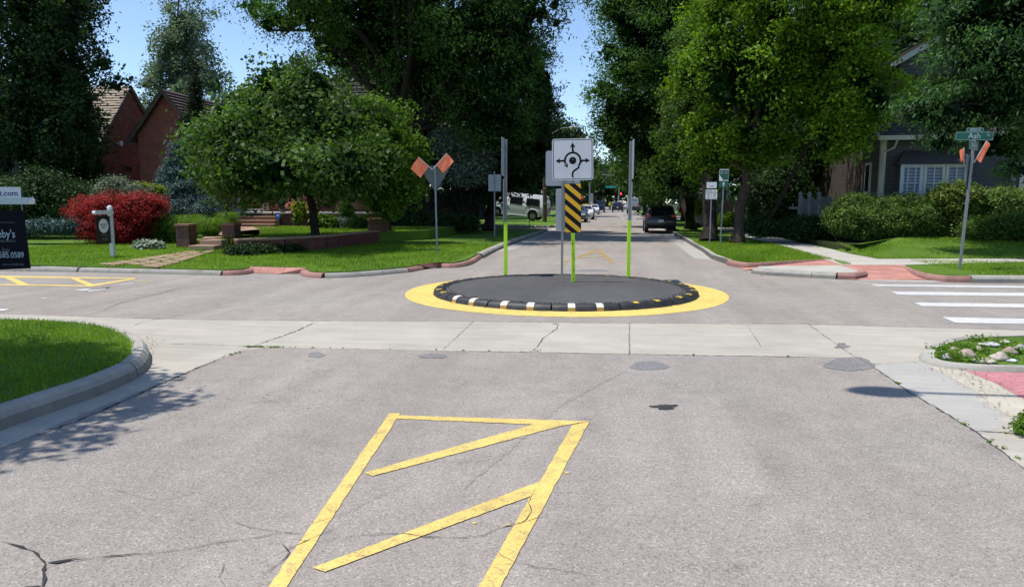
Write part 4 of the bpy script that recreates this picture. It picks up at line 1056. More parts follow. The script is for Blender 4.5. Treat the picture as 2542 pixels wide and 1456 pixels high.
car('suv', 'black SUV seen from behind in mid street, far away', 'car', 0, 0, 0, SUV, hw(1.86, 1.7, 1.0, .22), darkp, 1.05, [(2, 3, 'rear_window'), (6, 7, 'windscreen')], suv_w, (.85, 3.65), .35, rear_kit(0, 1.86, 1.05, -.02), None, place(1533, 526), 1.86)
car('car', 'silver car with red brake lights near the far junction', 'car', 0, 0, 0, SEDAN, hw(1.78, 1.45, .92, .24), whp, 1.05, [(3, 4, 'rear_window'), (6, 7, 'windscreen')], sed_w, (.85, 3.6), .33, rear_kit(0, 1.78, .80, -.02), None, place(1549, 521), 1.78)
# light truck with dark tailgate at the right kerb
g = place(1572, 530.5)
bt = thing('box_truck', 'pale box truck with dark tailgate parked far along the right kerb', 'truck', g); bt.scale = (1.0,)*3
m = MB(); m.box((-.75, 2.4, 1.55), (.22, 3.4, 1.6)); m.box((0, 4.2, 1.55), (1.7, .1, 1.6)); m.build('cargo_side', whp, bt, bevel=.03)
m = MB(); m.box((.1, 2.2, .78), (1.8, 4.0, .55)); m.build('flat_bed', M_plain('dark_bed', (.05, .05, .045), .7, .3), bt, bevel=.02)
m = MB(); m.box((0, 5.3, 1.2), (1.75, 1.8, 1.4), taper=.9); m.build('cab', whp, bt, bevel=.08)
m = MB(); m.cyl((.72, .15, 1.32), .14, .05, 14, 'y'); m.build('tail_light', LAMPR, bt)
for y in (.9, 5.2):
    for s_ in (-1, 1): m = MB(); m.cyl((s_*.78, y, .38), .38, .24, 18, 'x'); m.build('wheel', TYRE, bt, smooth=True)
# conversion van on the sloping drive
VAN = [(0, .36), (-.05, .8), (0, 1.5), (.12, 2.0), (.35, 2.12), (3.2, 2.12), (3.75, 1.98), (4.35, 1.32), (4.95, 1.12), (5.15, .95), (5.2, .36)]
vanp = NT('van_paint'); s3 = vanp.n('ShaderNodeSeparateXYZ'); vanp.l(vanp.co(), s3.inputs[0])
vanp.base(vanp.ramp(vanp.math('MULTIPLY', s3.outputs[2], .45), [(0, (.36, .38, .36)), (.26, (.34, .37, .34)), (.265, (.55, .56, .55)), (.275, (.27, .30, .28)), (.50, (.33, .36, .34)), (.51, (.80, .80, .80)), (1, (.82, .82, .83))])); vanp.rough(.25); vanp.b.inputs['Coat Weight'].default_value = .6
vc = G(1357, 553, 0)
vw = [[(.55, 1.18), (1.72, 1.18), (1.72, 1.78), (.60, 1.78)], [(2.05, 1.20), (3.15, 1.20), (3.12, 1.80), (2.05, 1.80)], [(3.45, 1.25), (4.15, 1.30), (3.80, 1.82), (3.45, 1.84)]]
def vanx(t):
    for s_ in (-1, 1):
        for yc in (1.05, 4.2):
            m = MB(); pts = [(s_*1.0, yc+.52*math.cos(a), .40+.52*math.sin(a)) for a in np.linspace(-.15, PI+.15, 12)]; m.tube(pts, .05, 6); m.build('fender_flare', whp, t, smooth=True)
        m = MB(); m.box((s_*.99, 2.6, .33), (.10, 2.3, .12)); m.build('running_board', whp, t, bevel=.03)
        m = MB(); m.box((s_*1.08, 3.95, 1.30), (.2, .10, .26)); m.build('mirror', BLK, t, bevel=.03)
        m = MB(); m.box((s_*.985, 3.3, 1.05), (.04, .16, .05)); m.build('door_handle', CHR, t)
        m = MB(); m.box((s_*.80, -.05, 1.0), (.18, .06, .40)); m.build('tail_light', LAMPR, t)
    m = MB(); m.box((0, -.08, .45), (1.9, .14, .16)); m.build('bumper', CHR, t, bevel=.03)
van = car('conversion_van', 'white and grey conversion van on the sloping drive at left', 'van', 0, 0, 0, VAN, hw(1.96, 2.15, 1.0, .26), vanp.m, .86, [(6, 7, 'windscreen'), (2, 3, 'rear_window')], vw, (1.05, 4.2), .38, vanx, loc=(vc.x, vc.y, .12), W_=1.96)
van.rotation_euler = Euler((math.radians(5.5), 0, math.radians(84)), 'XYZ'); van.scale = (1, .94, .95)

# ================================================================== STREET LAMPS, POLES, SIGNALS
def cobra(name, label, base, h, arm, side, r=.09, head=.55, rise=.5, angle=0.):
    t = thing(name, label, 'street lamp', base, angle)
    m = MB(); m.tube([(0, 0, -.1), (0, 0, h*.5), (0, 0, h)], [r, r*.8, r*.6], 12); m.build('pole', GALV, t, smooth=True)
    m = MB(); m.tube([(0, 0, h-.3), (side*arm*.3, 0, h+rise*.55), (side*arm*.7, 0, h+rise*.95), (side*arm, 0, h+rise)], [.045, .04, .035, .03], 8); m.build('arm', GALV, t, smooth=True)
    m = MB(); vs = []
    for i in range(9):
        u = i/8; w_ = .165*math.sin(PI*min(1, .12+u*.86))**.6+.02
        for k in range(10):
            a = 2*PI*k/10; vs.append((side*(arm-.05+head*u), w_*math.cos(a), h+rise+.07*math.sin(a)*(w_/.13)))
    m.add(vs, [(i*10+k, i*10+(k+1) % 10, (i+1)*10+(k+1) % 10, (i+1)*10+k) for i in range(8) for k in range(10)]+[tuple(range(10)), tuple(80+k for k in range(10))])
    hd = m.build('lamp_head', ALU, t, smooth=True)
    m = MB(); m.cyl((side*(arm+head*.55), 0, h+rise-.065), .09, .05, 12); m.build('lens', LAMPW, hd)
    return t
tip = G(2105, 965, 0); hL = 7.6; off = hL/math.tan(SUN_EL); tx_ = tip.x-off*.99+.0; ty_ = tip.y-off*.187
cobra('street_lamp', 'tall lamp beyond the right edge whose shadow lies across the gutter', (tx_+5.6, ty_-.05, 0), hL-.15, 5.1, -1, head=.55, rise=.15)
p2 = at(1365, 330, 62); gp = (p2.x-.3, 62, 0); q = at(1420, 316, 62)
cobra('street_lamp', 'distant cobra head lamp reaching over the street in the sky gap', gp, q.z-.9, 2.0, 1, .09, .9, .9)
def pole(name, label, px, py, h, r, mat, zb=.12, loc=None):
    g_ = G(px, py, zb); t = thing(name, label, 'pole', (g_.x, g_.y, zb)); m = MB(); m.tube([(0, 0, -.1), (.02, 0, h*.5), (0, 0, h)], [r, r*.92, r*.8], 12); m.build('shaft', mat, t, smooth=True)
    m = MB(); 
    for k in range(3): m.box((0, -r, h*(.15+.12*k)), (r*1.4, .02, .10))
    m.build('pole_tag', GALV, t); return t
pole('utility_pole', 'brown timber utility pole beside the rear of the van', 1352, 551, 9.5, .17, M_bark('pole_wood', (.12, .09, .065)))
mb = MB(); a_ = at(1385, 318, 60); b_ = at(1460, 330, 60)
wt = thing('overhead_wire', 'thin cable crossing the sky gap below the distant lamp', 'cable', (0, 0, 0))
mb.tube([at(1330, 312, 61), at(1400, 322, 61), at(1450, 332, 61), at(1520, 342, 61)], .02, 5); mb.build('cable', BLK, wt)
# traffic signal at the far junction
sg = at(1536, 515, 138); ts = thing('traffic_signal', 'far traffic signal showing red beside a green street name blade', 'traffic light', (sg.x, 138, 0))
zs = at(1537, 481, 138).z; m = MB(); m.cyl((0, 0, 3.6), .11, 7.4, 10); m.build('pole', GALV, ts, smooth=True)
m = MB(); m.tube([(0, 0, 6.6), (-3, 0, 6.9), (-6, 0, 7.0)], .06, 8); m.build('mast_arm', GALV, ts, smooth=True)
m = MB(); m.box((.35, -.1, zs-.35), (.34, .25, 1.05)); hd = m.build('signal_head', BLK, ts, bevel=.03)
m = MB(); m.cyl((.35, -.25, zs), .17, .05, 16, 'y'); m.build('red_lamp', M_emit('red_signal', (1, .02, .05), 4.), hd)
m = MB(); bx = at(1517, 464, 138); m.box((bx.x-sg.x, -.1, bx.z), (2.0, .04, .42)); m.build('name_blade', M_plain('far_green', (.02, .30, .25), .5, .05), ts)
# stop sign + back plate on a short pole, left lane side
g = G(1441, 549, 0); ss = thing('stop_sign', 'red stop sign partly behind the striped marker', 'road sign', (g.x-.4, 70, .12)); zz = at(1440, 490, 70).z
m = MB(); m.cyl((0, 0, zz/2), .035, zz+.4, 8); m.build('post', GALV, ss)
m = MB(); m.extrude([(.36*math.cos(PI/8+k*PI/4), -.05, zz+.36*math.sin(PI/8+k*PI/4)-.12) for k in range(8)], (0, .01, 0)); o = m.build('octagon', M_plain('stop_red', (.55, .02, .03), .5, .05), ss)
text('STOP', .24, SIGNW, o, (0, -.054, zz-.12))
g = at(1464, 500, 74); ps = thing('pole_sign', 'slim grey pole with a pale plate near the white cars', 'road sign', (g.x, 74, .1)); m = MB(); m.cyl((0, 0, 1.75), .09, 3.6, 10); m.build('pole', GALV, ps, smooth=True); m = MB(); m.box((.15, -.12, 2.0), (.40, .02, .9)); m.build('plate', ALU, ps)
g = G(1228, 588, .12); s4 = thing('road_sign', 'dark sign back on a thin post before the van', 'road sign', (g.x, g.y, .12)); sq_post(at(1228, 432, g.y).z, s4, .05, holes=False)
o = plate('panel', rrect(.55, .72, .03, cz=at(1228, 455, g.y).z-.1), .03, .004, ALU, M_plain('dark_back', (.04, .05, .08), .6, .1), s4)
g = G(1314, 562, .12); s5 = thing('thin_post', 'thin black post standing before the van', 'post', (g.x, g.y, .12)); m = MB(); m.cyl((0, 0, 1.35), .022, 2.8, 8); m.build('shaft', BLK, s5)

# ---- two small people at the far junction
SKIN = M_plain('skin', (.35, .20, .14), .6, .1)
def person(label, x, y, shirt, trou, hat):
    t = thing('person', label, 'person', (x, y, 0), PI+.3)
    J = {'pel': (0, 0, .95), 'chest': (0, .02, 1.32), 'neck': (0, .02, 1.48), 'hd': (0, .0, 1.60), 'hd2': (0, 0, 1.72)}
    V = [J['pel'], J['chest'], J['neck'], J['hd'], J['hd2']]; R_ = [.14, .17, .06, .09, .085]; E = [(0, 1), (1, 2), (2, 3), (3, 4)]
    for s_ in (-1, 1):
        b = len(V); V += [(s_*.19, .02, 1.42), (s_*.25, .03, 1.14), (s_*.24, -.08, .90), (s_*.24, -.13, .82)]; R_ += [.06, .05, .038, .035]; E += [(1, b), (b, b+1), (b+1, b+2), (b+2, b+3)]
        b = len(V); V += [(s_*.10, 0, .88), (s_*.11, -.03, .50), (s_*.12, .02, .09), (s_*.12, -.12, .04)]; R_ += [.10, .065, .045, .04]; E += [(0, b), (b, b+1), (b+1, b+2), (b+2, b+3)]
    def skin(nm, idx, extra, mat, sub=1):
        mp = {i: k for k, i in enumerate(idx)}; me = bpy.data.meshes.new(nm); me.from_pydata([V[i] for i in idx], [(mp[a], mp[b]) for a, b in E if a in mp and b in mp], [])
        o = bpy.data.objects.new(nm, me); col.objects.link(o); o.parent = t; md = o.modifiers.new('s', 'SKIN'); me.skin_vertices.new() if not me.skin_vertices else None
        for k, i in enumerate(idx): me.skin_vertices[0].data[k].radius = (R_[i]+extra,)*2
        me.skin_vertices[0].data[0].use_root = True; o.modifiers.new('b', 'SUBSURF').levels = sub; me.materials.append(mat); return o
    skin('body', list(range(len(V))), 0, SKIN)
    skin('shirt', [0, 1, 5, 6, 13, 14], .018, shirt); skin('trousers', [0, 9, 10, 11, 17, 18, 19], .014, trou)
    m = MB(); m.lathe([(.11, 1.68), (.115, 1.74), (.08, 1.82), (.001, 1.84)], n=12); m.build('helmet', hat, t, smooth=True); return t
pp = at(1514, 500, 145); person('person in a lime vest standing at the far junction', pp.x, 145, M_plain('lime_vest', (.45, .80, .02), .6, .1), BLK, SIGNY)
pp = at(1525, 500, 147); person('person in a white top and helmet at the far junction', pp.x, 147, WHITE, BLK, WHITE)
# ================================================================== HOUSES
BR_XZ = M_brick('red_brick_front', 'xz', (.31, .095, .06), (.22, .065, .045), (.24, .16, .13), 1., .30, .10)
BR_YZ = M_brick('red_brick_side', 'yz', (.23, .07, .048), (.16, .05, .04), (.16, .10, .08), 1., .30, .10)
BR_D = M_brick('porch_brick', 'xz', (.17, .055, .045), (.11, .035, .032), (.13, .09, .08), 1., .26, .085)
BR_DS = M_brick('pillar_brick', 'xz', (.15, .055, .042), (.10, .035, .03), (.22, .17, .15), 1., .20, .07)
SHAKE = M_plain('brown_shake', (.085, .055, .045), .85, .4, 5, bump=.4); SHING = M_plain('weathered_shingle', (.36, .30, .23), .9, .35, 7, bump=.3)
SHING_G = M_plain('grey_shingle', (.20, .175, .155), .9, .3, 9, bump=.3)
TRIM_B = M_plain('brown_trim', (.10, .065, .05), .7, .3); CREAM = M_plain('cream_trim', (.55, .55, .48), .5, .06, 4)
def roof_plane(name, e0, e1, r1, r0, rows, mat, parent, th=.045, drop=0., seed=0, cols=0):
    """stepped shingle courses from eave edge e0-e1 up to ridge edge r0-r1"""
    e0, e1, r0, r1 = [Vector(v) for v in (e0, e1, r0, r1)]; mb = MB(); q = random.Random(seed)
    nn = (e1-e0).cross(r0-e0).normalized(); nn = nn if nn.z > 0 else -nn
    for i in range(rows):
        t0 = i/rows; t1 = min(1, (i+1.25)/rows)
        nc = cols or 1
        for c in range(nc):
            u0 = c/nc; u1 = (c+1)/nc; o_ = q.uniform(-.25, .25)/nc if 0 < c and cols else 0
            a = e0.lerp(e1, u0).lerp(r0.lerp(r1, u0), t0); b = e0.lerp(e1, u1).lerp(r0.lerp(r1, u1), t0)
            d = e0.lerp(e1, u0).lerp(r0.lerp(r1, u0), t1); c_ = e0.lerp(e1, u1).lerp(r0.lerp(r1, u1), t1)
            k = th*(1+(q.uniform(-.35, .35) if cols else 0)); sl = (a-d).normalized()*(q.uniform(-.03, .03) if cols else 0)
            mb.add([a+sl, b+sl, c_, d, a+sl+nn*k, b+sl+nn*k, c_+nn*.004, d+nn*.004], [(3, 2, 1, 0), (4, 5, 6, 7), (0, 1, 5, 4), (1, 2, 6, 5), (2, 3, 7, 6), (3, 0, 4, 7)])
    return mb.build(name, mat, parent)
def gable_y(parent, x0, x1, y0, y1, zb, ze, zr, wall, roofm, ov=.35, rows=12, th=.05, cols=0, front=True, trim=TRIM_B, seed=1):
    """wing whose ridge runs along y, gable to -y"""
    xm = (x0+x1)/2; mb = MB(); prof = [(x0, zb), (x1, zb), (x1, ze), (xm, zr), (x0, ze)]
    mb.extrude([(x, y0, z) for x, z in prof], (0, y1-y0, 0)); mb.build('wall', wall, parent)
    s = (zr-ze)/(xm-x0); o2 = ov
    for sg, xe in ((-1, x0), (1, x1)):
        xo = xe+sg*o2; zo = ze-s*o2
        roof_plane('roof_slope', (xo, y0-ov, zo+.08), (xo, y1+.1, zo+.08), (xm, y1+.1, zr+.08), (xm, y0-ov, zr+.08), rows, roofm, parent, th, seed=seed, cols=cols)
        mb = MB(); mb.extrude([(xo, y0-ov+.02, zo+.075), (xm, y0-ov+.02, zr+.075), (xm, y0-ov+.02, zr-.16), (xo, y0-ov+.02, zo-.14)], (0, .05, 0)); mb.build('bargeboard', trim, parent)
def gable_x(parent, x0, x1, y0, y1, zb, ze, zr, wall, roofm, ov=.3, rows=12, th=.05, cols=0, seed=1, trim=TRIM_B):
    ym = (y0+y1)/2; mb = MB(); prof = [(y0, zb), (y1, zb), (y1, ze), (ym, zr), (y0, ze)]
    mb.extrude([(x0, y, z) for y, z in prof], (x1-x0, 0, 0)); mb.build('wall', wall, parent); s = (zr-ze)/(ym-y0)
    for sg, ye in ((-1, y0), (1, y1)):
        yo = ye+sg*ov; zo = ze-s*ov
        roof_plane('roof_slope', (x0-.1, yo, zo+.08), (x1+ov*.6, yo, zo+.08), (x1+ov*.6, ym, zr+.08), (x0-.1, ym, zr+.08), rows, roofm, parent, th, seed=seed, cols=cols)
        mb = MB(); mb.extrude([(x1+ov*.6-.03, yo, zo+.075), (x1+ov*.6-.03, ym, zr+.075), (x1+ov*.6-.03, ym, zr-.14), (x1+ov*.6-.03, yo, zo-.12)], (-.05, 0, 0)); mb.build('bargeboard', trim, parent)
def window_y(parent, x0, x1, z0, z1, y, frame, mull=(1, 1), depth=.06, fw=.08, name='window', pane=GLASS):
    mb = MB()
    mb.box2((x0, y-depth, z0), (x0+fw, y, z1)); mb.box2((x1-fw, y-depth, z0), (x1, y, z1)); mb.box2((x0+fw, y-depth, z1-fw), (x1-fw, y, z1)); mb.box2((x0+fw, y-depth, z0), (x1-fw, y, z0+fw))
    for i in range(1, mull[0]): xx = x0+(x1-x0)*i/mull[0]; mb.box2((xx-.018, y-depth*.7, z0+fw), (xx+.018, y-.012, z1-fw))
    for i in range(1, mull[1]): zz = z0+(z1-z0)*i/mull[1]; mb.box2((x0+fw, y-depth*.6, zz-.018), (x1-fw, y-.014, zz+.018))
    o = mb.build(name, frame, parent); m2 = MB(); m2.poly([(x0+fw*.5, y-.008, z0+fw*.5), (x1-fw*.5, y-.008, z0+fw*.5), (x1-fw*.5, y-.008, z1-fw*.5), (x0+fw*.5, y-.008, z1-fw*.5)]); m2.build('pane', pane, o)
    return o
# --- house with the brown shake gable
Yg = 33.0
A = at(412, 220, Yg); EL = at(338, 352, Yg); WL = at(346, 400, Yg)
hb = thing('brick_house', 'red brick house with steep brown shake gable behind the blue spruce', 'house', (0, 0, 0))
xm = A.x; hwid = xm-WL.x; zr = A.z-.15; ze = EL.z+.35
gable_y(hb, xm-hwid, xm+hwid, Yg, 41, .3, ze, zr, BR_XZ, SHAKE, ov=.38, rows=15, th=.085, cols=0)
xe = at(975, 300, 35).x; zr2 = at(700, 214, 38.5).z; ze2 = at(700, 330, 35).z
gable_x(hb, xm+hwid-.1, xe, 35, 42, .3, ze2, zr2, BR_XZ, M_plain('shaded_shake', (.035, .028, .028), .9, .4, 5, bump=.4), ov=.4, rows=14, th=.07)  # darker shake copy: shade on the main roof put into its colour
c0 = at(664, 300, 37); c1 = at(705, 182, 37)
mb = MB(); mb.box2((c0.x, 37, 4), (c1.x, 38, c1.z)); mb.box2((c0.x-.06, 36.94, c1.z-.001), (c1.x+.06, 38.06, c1.z+.14)); mb.build('chimney', BR_XZ, hb)
WOODD = M_stripe('oak_door', (.20, .12, .035), 'X', .16, .35)
PZ = at(700, 527, 32.0).z
d0 = at(600, 510, 34.98); d1 = at(651, 450, 34.98)
mb = MB(); w_ = d1.x-d0.x; xc = (d0.x+d1.x)/2; pts = [(d0.x, 34.93, PZ+.15), (d1.x, 34.93, PZ+.15), (d1.x, 34.93, PZ+1.75)]+[(xc+w_/2*math.cos(a), 34.93, PZ+1.75+w_/2*.9*math.sin(a)) for a in np.linspace(.2, PI-.2, 9)]+[(d0.x, 34.93, PZ+1.75)]
mb.extrude(pts, (0, .06, 0)); dr = mb.build('door', WOODD, hb); mb = MB(); mb.cyl((d1.x-.12, 34.89, PZ+1.1), .035, .07, 10, 'y'); mb.build('handle', CHR, dr)
STONE = M_plain('pink_stone', (.32, .20, .16), .9, .25, 5, bump=.3)
q = random.Random(4)
for sx_ in (d0.x-.22, d1.x+.24):
    z = PZ+.05; mb = MB()
    while z < PZ+2.2: h_ = q.uniform(.25, .5); mb.box((sx_+q.uniform(-.04, .04), 34.9, z+h_/2), (.40+q.uniform(-.08, .08), .2, h_)); z += h_
    mb.build('stone_surround', STONE, hb)
w0 = at(800, 500, 35); w1 = at(905, 430, 35); window_y(hb, w0.x, w1.x, w0.z, w1.z, 34.99, TRIM_B, (4, 3))
wl = at(395, 430, Yg); wr = at(440, 330, Yg)
mb = MB(); mb.box2((d0.x-.2, 34.3, PZ), (d1.x+.2, 34.9, PZ+.15)); mb.build('threshold', WALK, hb)
# --- neighbour, gable end turned to the right
x1_ = at(250, 345, 33.6).x; th_ = math.atan(0)
hn = thing('brick_house', 'brick house with pale weathered shingles, dark gable end at far left', 'house', (0, 0, 0))
def Yat(px, x): 
    r = ray(px, 400); return x*r[1]/r[0]
yA = Yat(333, x1_); zA = at(333, 217, yA).z; y0_ = 33.6; yB = 2*yA-y0_; zE = at(250, 345, y0_).z
gable_x(hn, x1_-14, x1_, y0_, yB, .2, zE, zA, BR_YZ, SHING, ov=.25, rows=22, th=.05, cols=44)
yw0 = Yat(304, x1_); yw1 = Yat(326, x1_)
mb = MB(); mb.box2((x1_-.02, yw0, at(315, 455, yw0).z), (x1_+.05, yw1, at(315, 408, yw0).z)); fr = mb.build('window', TRIM_B, hn)
mb = MB(); mb.box2((x1_+.03, yw0+.1, at(315, 450, yw0).z), (x1_+.058, yw1-.1, at(315, 413, yw0).z)); mb.build('pane', GLASS, fr)
yv = Yat(301, x1_); mb = MB(); mb.cyl((x1_+.04, yv, at(301, 356, yv).z), .14, .1, 12, 'x'); mb.build('wall_vent', CREAM, hn)

# --- porch and front steps
por = thing('porch', 'brick porch terrace with pale stone cap before the oak door', 'porch', (at(720, 560, 32).x, 32, TZ))
def lp(v, o): return (v[0]-o.location.x, v[1]-o.location.y, v[2]-o.location.z)
pa = at(572, 527, 32); pb = at(942, 527, 32)
mb = MB(); mb.box2(lp((pa.x, 32.0, .2), por), lp((pb.x, 35, PZ-.07), por)); mb.build('brick_base', BR_D, por)
mb = MB(); mb.box2(lp((pa.x-.05, 31.93, PZ-.07), por), lp((pb.x+.05, 34.9, PZ), por)); mb.build('stone_cap', M_concrete('cap_stone', (.42, .39, .36)), por, bevel=.012)
stp = thing('front_steps', 'three rough red sandstone steps rising to the porch', 'steps', (at(640, 560, 31.4).x, 31.4, TZ))
for i, (xa_, xb_, ytop) in enumerate(((590, 684, 538), (585, 681, 547), (588, 678, 556))):
    Yf = 31.93-.36*(i+1); a_ = at(xa_, ytop, Yf); b_ = at(xb_, ytop, Yf); z_ = PZ-.172*(i+1)
    mb = MB(); mb.box2(lp((a_.x, Yf, TZ-.1), stp), lp((b_.x, Yf+.36, z_-.05), stp)); r_ = mb.build('riser', FLAGD, stp)
    mb = MB(); mb.box2(lp((a_.x-.03, Yf-.04, z_-.05), stp), lp((b_.x+.03, Yf+.36, z_), stp)); mb.build('tread', FLAG, stp, bevel=.01)
for i, (p0, p1) in enumerate((((574, 517), (602, 488)), ((583, 548), (605, 521)))):
    hr = thing('handrail', ('upper', 'lower')[i]+' slanting iron handrail at the left of the porch steps', 'handrail', (0, 0, 0), group='porch handrails')
    Y_ = 31.9-.5*i; a_ = at(*p0, Y_); b_ = at(*p1, Y_+.6); a_ = Vector((a_.x, Y_, a_.z)); mb = MB(); mb.tube([a_, b_], .022, 6); mb.build('rail', GALV, hr)
    mb = MB(); 
    for p_ in (a_, b_): mb.tube([(p_.x, p_.y, TZ), p_], .016, 6)
    for k in range(1, 6): t_ = a_.lerp(b_, k/6); mb.tube([(t_.x, t_.y, max(TZ, t_.z-.75)), t_], .008, 5)
    mb.build('baluster', BLK, hr)
v = at(702, 525, 32.3); pot = thing('planter_pot', 'glossy black urn standing on the porch edge', 'pot', (v.x, 32.3, PZ)); mb = MB(); mb.lathe([(.001, 0), (.11, 0), (.15, .1), (.17, .32), (.15, .46), (.12, .5), (.10, .5), (.09, .42)], n=20); mb.build('urn', M_glass('black_glaze', (.006, .006, .012), .12), pot, smooth=True)
v = at(690, 535, 31.0); bs = thing('security_sign', 'small blue octagonal yard sign on a stake by the steps', 'yard sign', (v.x, 31.0, TZ)); z_ = v.z-TZ
BLUE = M_plain('sign_blue', (.03, .14, .50), .4, .05)
mb = MB(); mb.extrude([(.125*math.cos(PI/8+k*PI/4), -.01, z_+.15*math.sin(PI/8+k*PI/4)) for k in range(8)], (0, .01, 0)); o = mb.build('octagon', BLUE, bs); mb = MB(); mb.box((0, -.013, z_+.01), (.10, .003, .06)); mb.build('white_label', SIGNW, o)
mb = MB(); mb.tube([(.06, 0, 0), (.0, 0, z_)], .01, 5); mb.build('stake', GALV, bs)

# --- brick pillars, low wall, lower steps, flagstones
def pillar(label, px0, px1, ytop, ybase, zb, Y=None, cap=FLAGD):
    c = G((px0+px1)/2, ybase, zb) if Y is None else at((px0+px1)/2, ybase, Y); m_ = mpp((px0+px1)/2, c.y); w = (px1-px0)*m_*.86
    t = thing('brick_pillar', label, 'pillar', (c.x, c.y+w/2, zb), group='brick garden pillars'); h = at(px0, ytop, c.y).z-zb
    mb = MB(); mb.box((0, 0, (h-.07)/2-.1), (w, w, h-.07+.2)); mb.build('shaft', BR_DS, t); mb = MB(); mb.box((0, 0, h-.035), (w+.06, w+.06, .07)); mb.build('cap', cap, t, bevel=.012); return t
pillar('brick pillar left of the lower garden steps', 434, 474, 556, 614, .13)
pillar('brick pillar right of the lower garden steps', 549, 587, 554, 617, .13)
pillar('brick pillar at the right end of the low garden wall', 910, 958, 542, 600, .13)
pts = [Vector((p_[0], p_[1])) for p_ in terr[:4]]; pts[0] = Vector((tx0.x-.1, tx0.y)); mb = MB(); mc = MB()
for i in range(3):
    a_, b_ = pts[i], pts[i+1]; d = (b_-a_).normalized(); n = Vector((d.y, -d.x))*.17
    mb.prism([a_+n, b_+n, b_-n*.6, a_-n*.6], .0, .535); mc.prism([a_+n*1.15, b_+n*1.15, b_-n*.75, a_-n*.75], .535, .585)
gw = thing('garden_wall', 'low brick retaining wall between the two right pillars', 'wall', (0, 0, 0)); mb.build('brick_course', BR_D, gw); mc.build('coping', FLAG, gw)
a_ = G(468, 621, .13); b_ = G(545, 620, .13)
for i in range(2):
    t = thing('garden_step', ('lower', 'upper')[i]+' rough sandstone slab of the two garden steps', 'step', (a_.x+.12*i, a_.y+.42*i, .13), group='garden steps')
    mb = MB(); mb.box2((0, 0, -.1), (b_.x-a_.x-.1*i, .5+.3*i, .15+.15*i)); mb.build('slab', FLAG, t, bevel=.02)
sheet('garden_path', P([(498, 592), (548, 589), (600, 572), (596, 567), (560, 567), (530, 577)], .42), .42, FLAG, thick=.4)
sheet('garden_path', P([(560, 572), (600, 573), (690, 566), (686, 563), (596, 563)], .50), .512, FLAG)
Lf = [(236, 656), (300, 648), (365, 639), (425, 630), (470, 623)]; Rt = [(395, 663), (430, 656), (465, 645), (500, 634), (538, 622)]; q = random.Random(9); n_ = 0
for i in range(7):
    for j in range(3):
        def pp_(u, v):
            u = min(.999, max(0, u))*4; k = int(u); f = u-k
            a = (Lf[k][0]+(Lf[k+1][0]-Lf[k][0])*f, Lf[k][1]+(Lf[k+1][1]-Lf[k][1])*f); b = (Rt[k][0]+(Rt[k+1][0]-Rt[k][0])*f, Rt[k][1]+(Rt[k+1][1]-Rt[k][1])*f)
            return (a[0]+(b[0]-a[0])*v, a[1]+(b[1]-a[1])*v)
        e = .012; s_ = .08*(j % 2); u0 = i/7+e+s_; u1 = (i+1)/7-e+s_; v0 = j/3+.03; v1 = (j+1)/3-.03
        if u1 > 1: continue
        r_ = lambda: q.uniform(-.012, .012)
        pl = P([pp_(u0+r_(), v0+r_()), pp_((u0+u1)/2, v0-.015), pp_(u1+r_(), v0+r_()), pp_(u1+r_(), v1+r_()), pp_((u0+u1)/2+r_(), v1+.02), pp_(u0+r_(), v1+r_())], .15)
        sheet('flagstone', pl, .165, FLAG, thick=.03)

# --- grey house on the right
GSID = M_stripe('grey_siding', (.080, .083, .090), 'Z', .14, .55); BSHK = M_stripe('brown_wall_shingle', (.105, .085, .070), 'Z', .17, .4)
hg = thing('grey_house', 'two storey grey sided house with brown shingled side behind the clipped hedges', 'house', (0, 0, 0))
Y1 = 27.5; cA = at(2188, 400, Y1); zE1 = at(2196, 343, Y1).z; xR = at(2700, 400, Y1).x
mb = MB(); mb.box2((cA.x, Y1, .3), (xR, 31, zE1)); mb.build('wall', GSID, hg)
xh0 = cA.x+.01; yb2 = 35
z2 = at(2232, 152, 30).z; z3 = at(2345, 80, 30).z; xa = at(2225, 150, 30).x; xb = at(2470, 150, 30).x
mb = MB(); mb.box2((cA.x+.06, 30, .3), (xR, 36.5, z2-.1)); mb.build('wall', BSHK, hg)
mb = MB(); mb.box2((cA.x-.004, Y1+.3, .3), (cA.x+.06, 36.4, zE1+.6)); mb.build('shingle_skin', BSHK, hg)
gable_y(hg, xa, xb, 29.6, 37, z2-.6, z2, z3, GSID, SHING_G, ov=.45, rows=16, th=.035, trim=CREAM)
roof_plane('roof_slope', (cA.x-.25, Y1-.35, zE1+.05), (xR, Y1-.35, zE1+.05), (xR, 30, zE1+1.55), (cA.x-.25, 30, zE1+1.55), 10, M_plain('dark_shingle', (.05, .045, .045), .9, .3, 9), hg, .03)
mb = MB(); mb.box2((cA.x-.28, Y1-.46, zE1-.10), (at(2700, 0, Y1).x, Y1-.35, zE1+.06)); mb.build('gutter', CREAM, hg, bevel=.015)
mb = MB(); mb.extrude([(cA.x-.27, Y1-.36, zE1-.08), (cA.x-.27, 30, zE1+1.5), (cA.x-.27, 30, zE1+1.68), (cA.x-.27, Y1-.36, zE1+.10)], (.05, 0, 0)); mb.build('bargeboard', CREAM, hg)
mb = MB(); mb.box2((cA.x-.03, Y1-.03, .3), (cA.x+.14, Y1+.14, zE1-.05)); mb.build('corner_board', CREAM, hg)
mb = MB(); mb.tube([(cA.x+.35, Y1-.42, zE1-.1), (cA.x+.33, Y1-.2, zE1-.35), (cA.x+.05, Y1-.06, zE1-.5), (cA.x+.04, Y1-.07, .4)], .04, 8); mb.build('downspout', CREAM, hg)
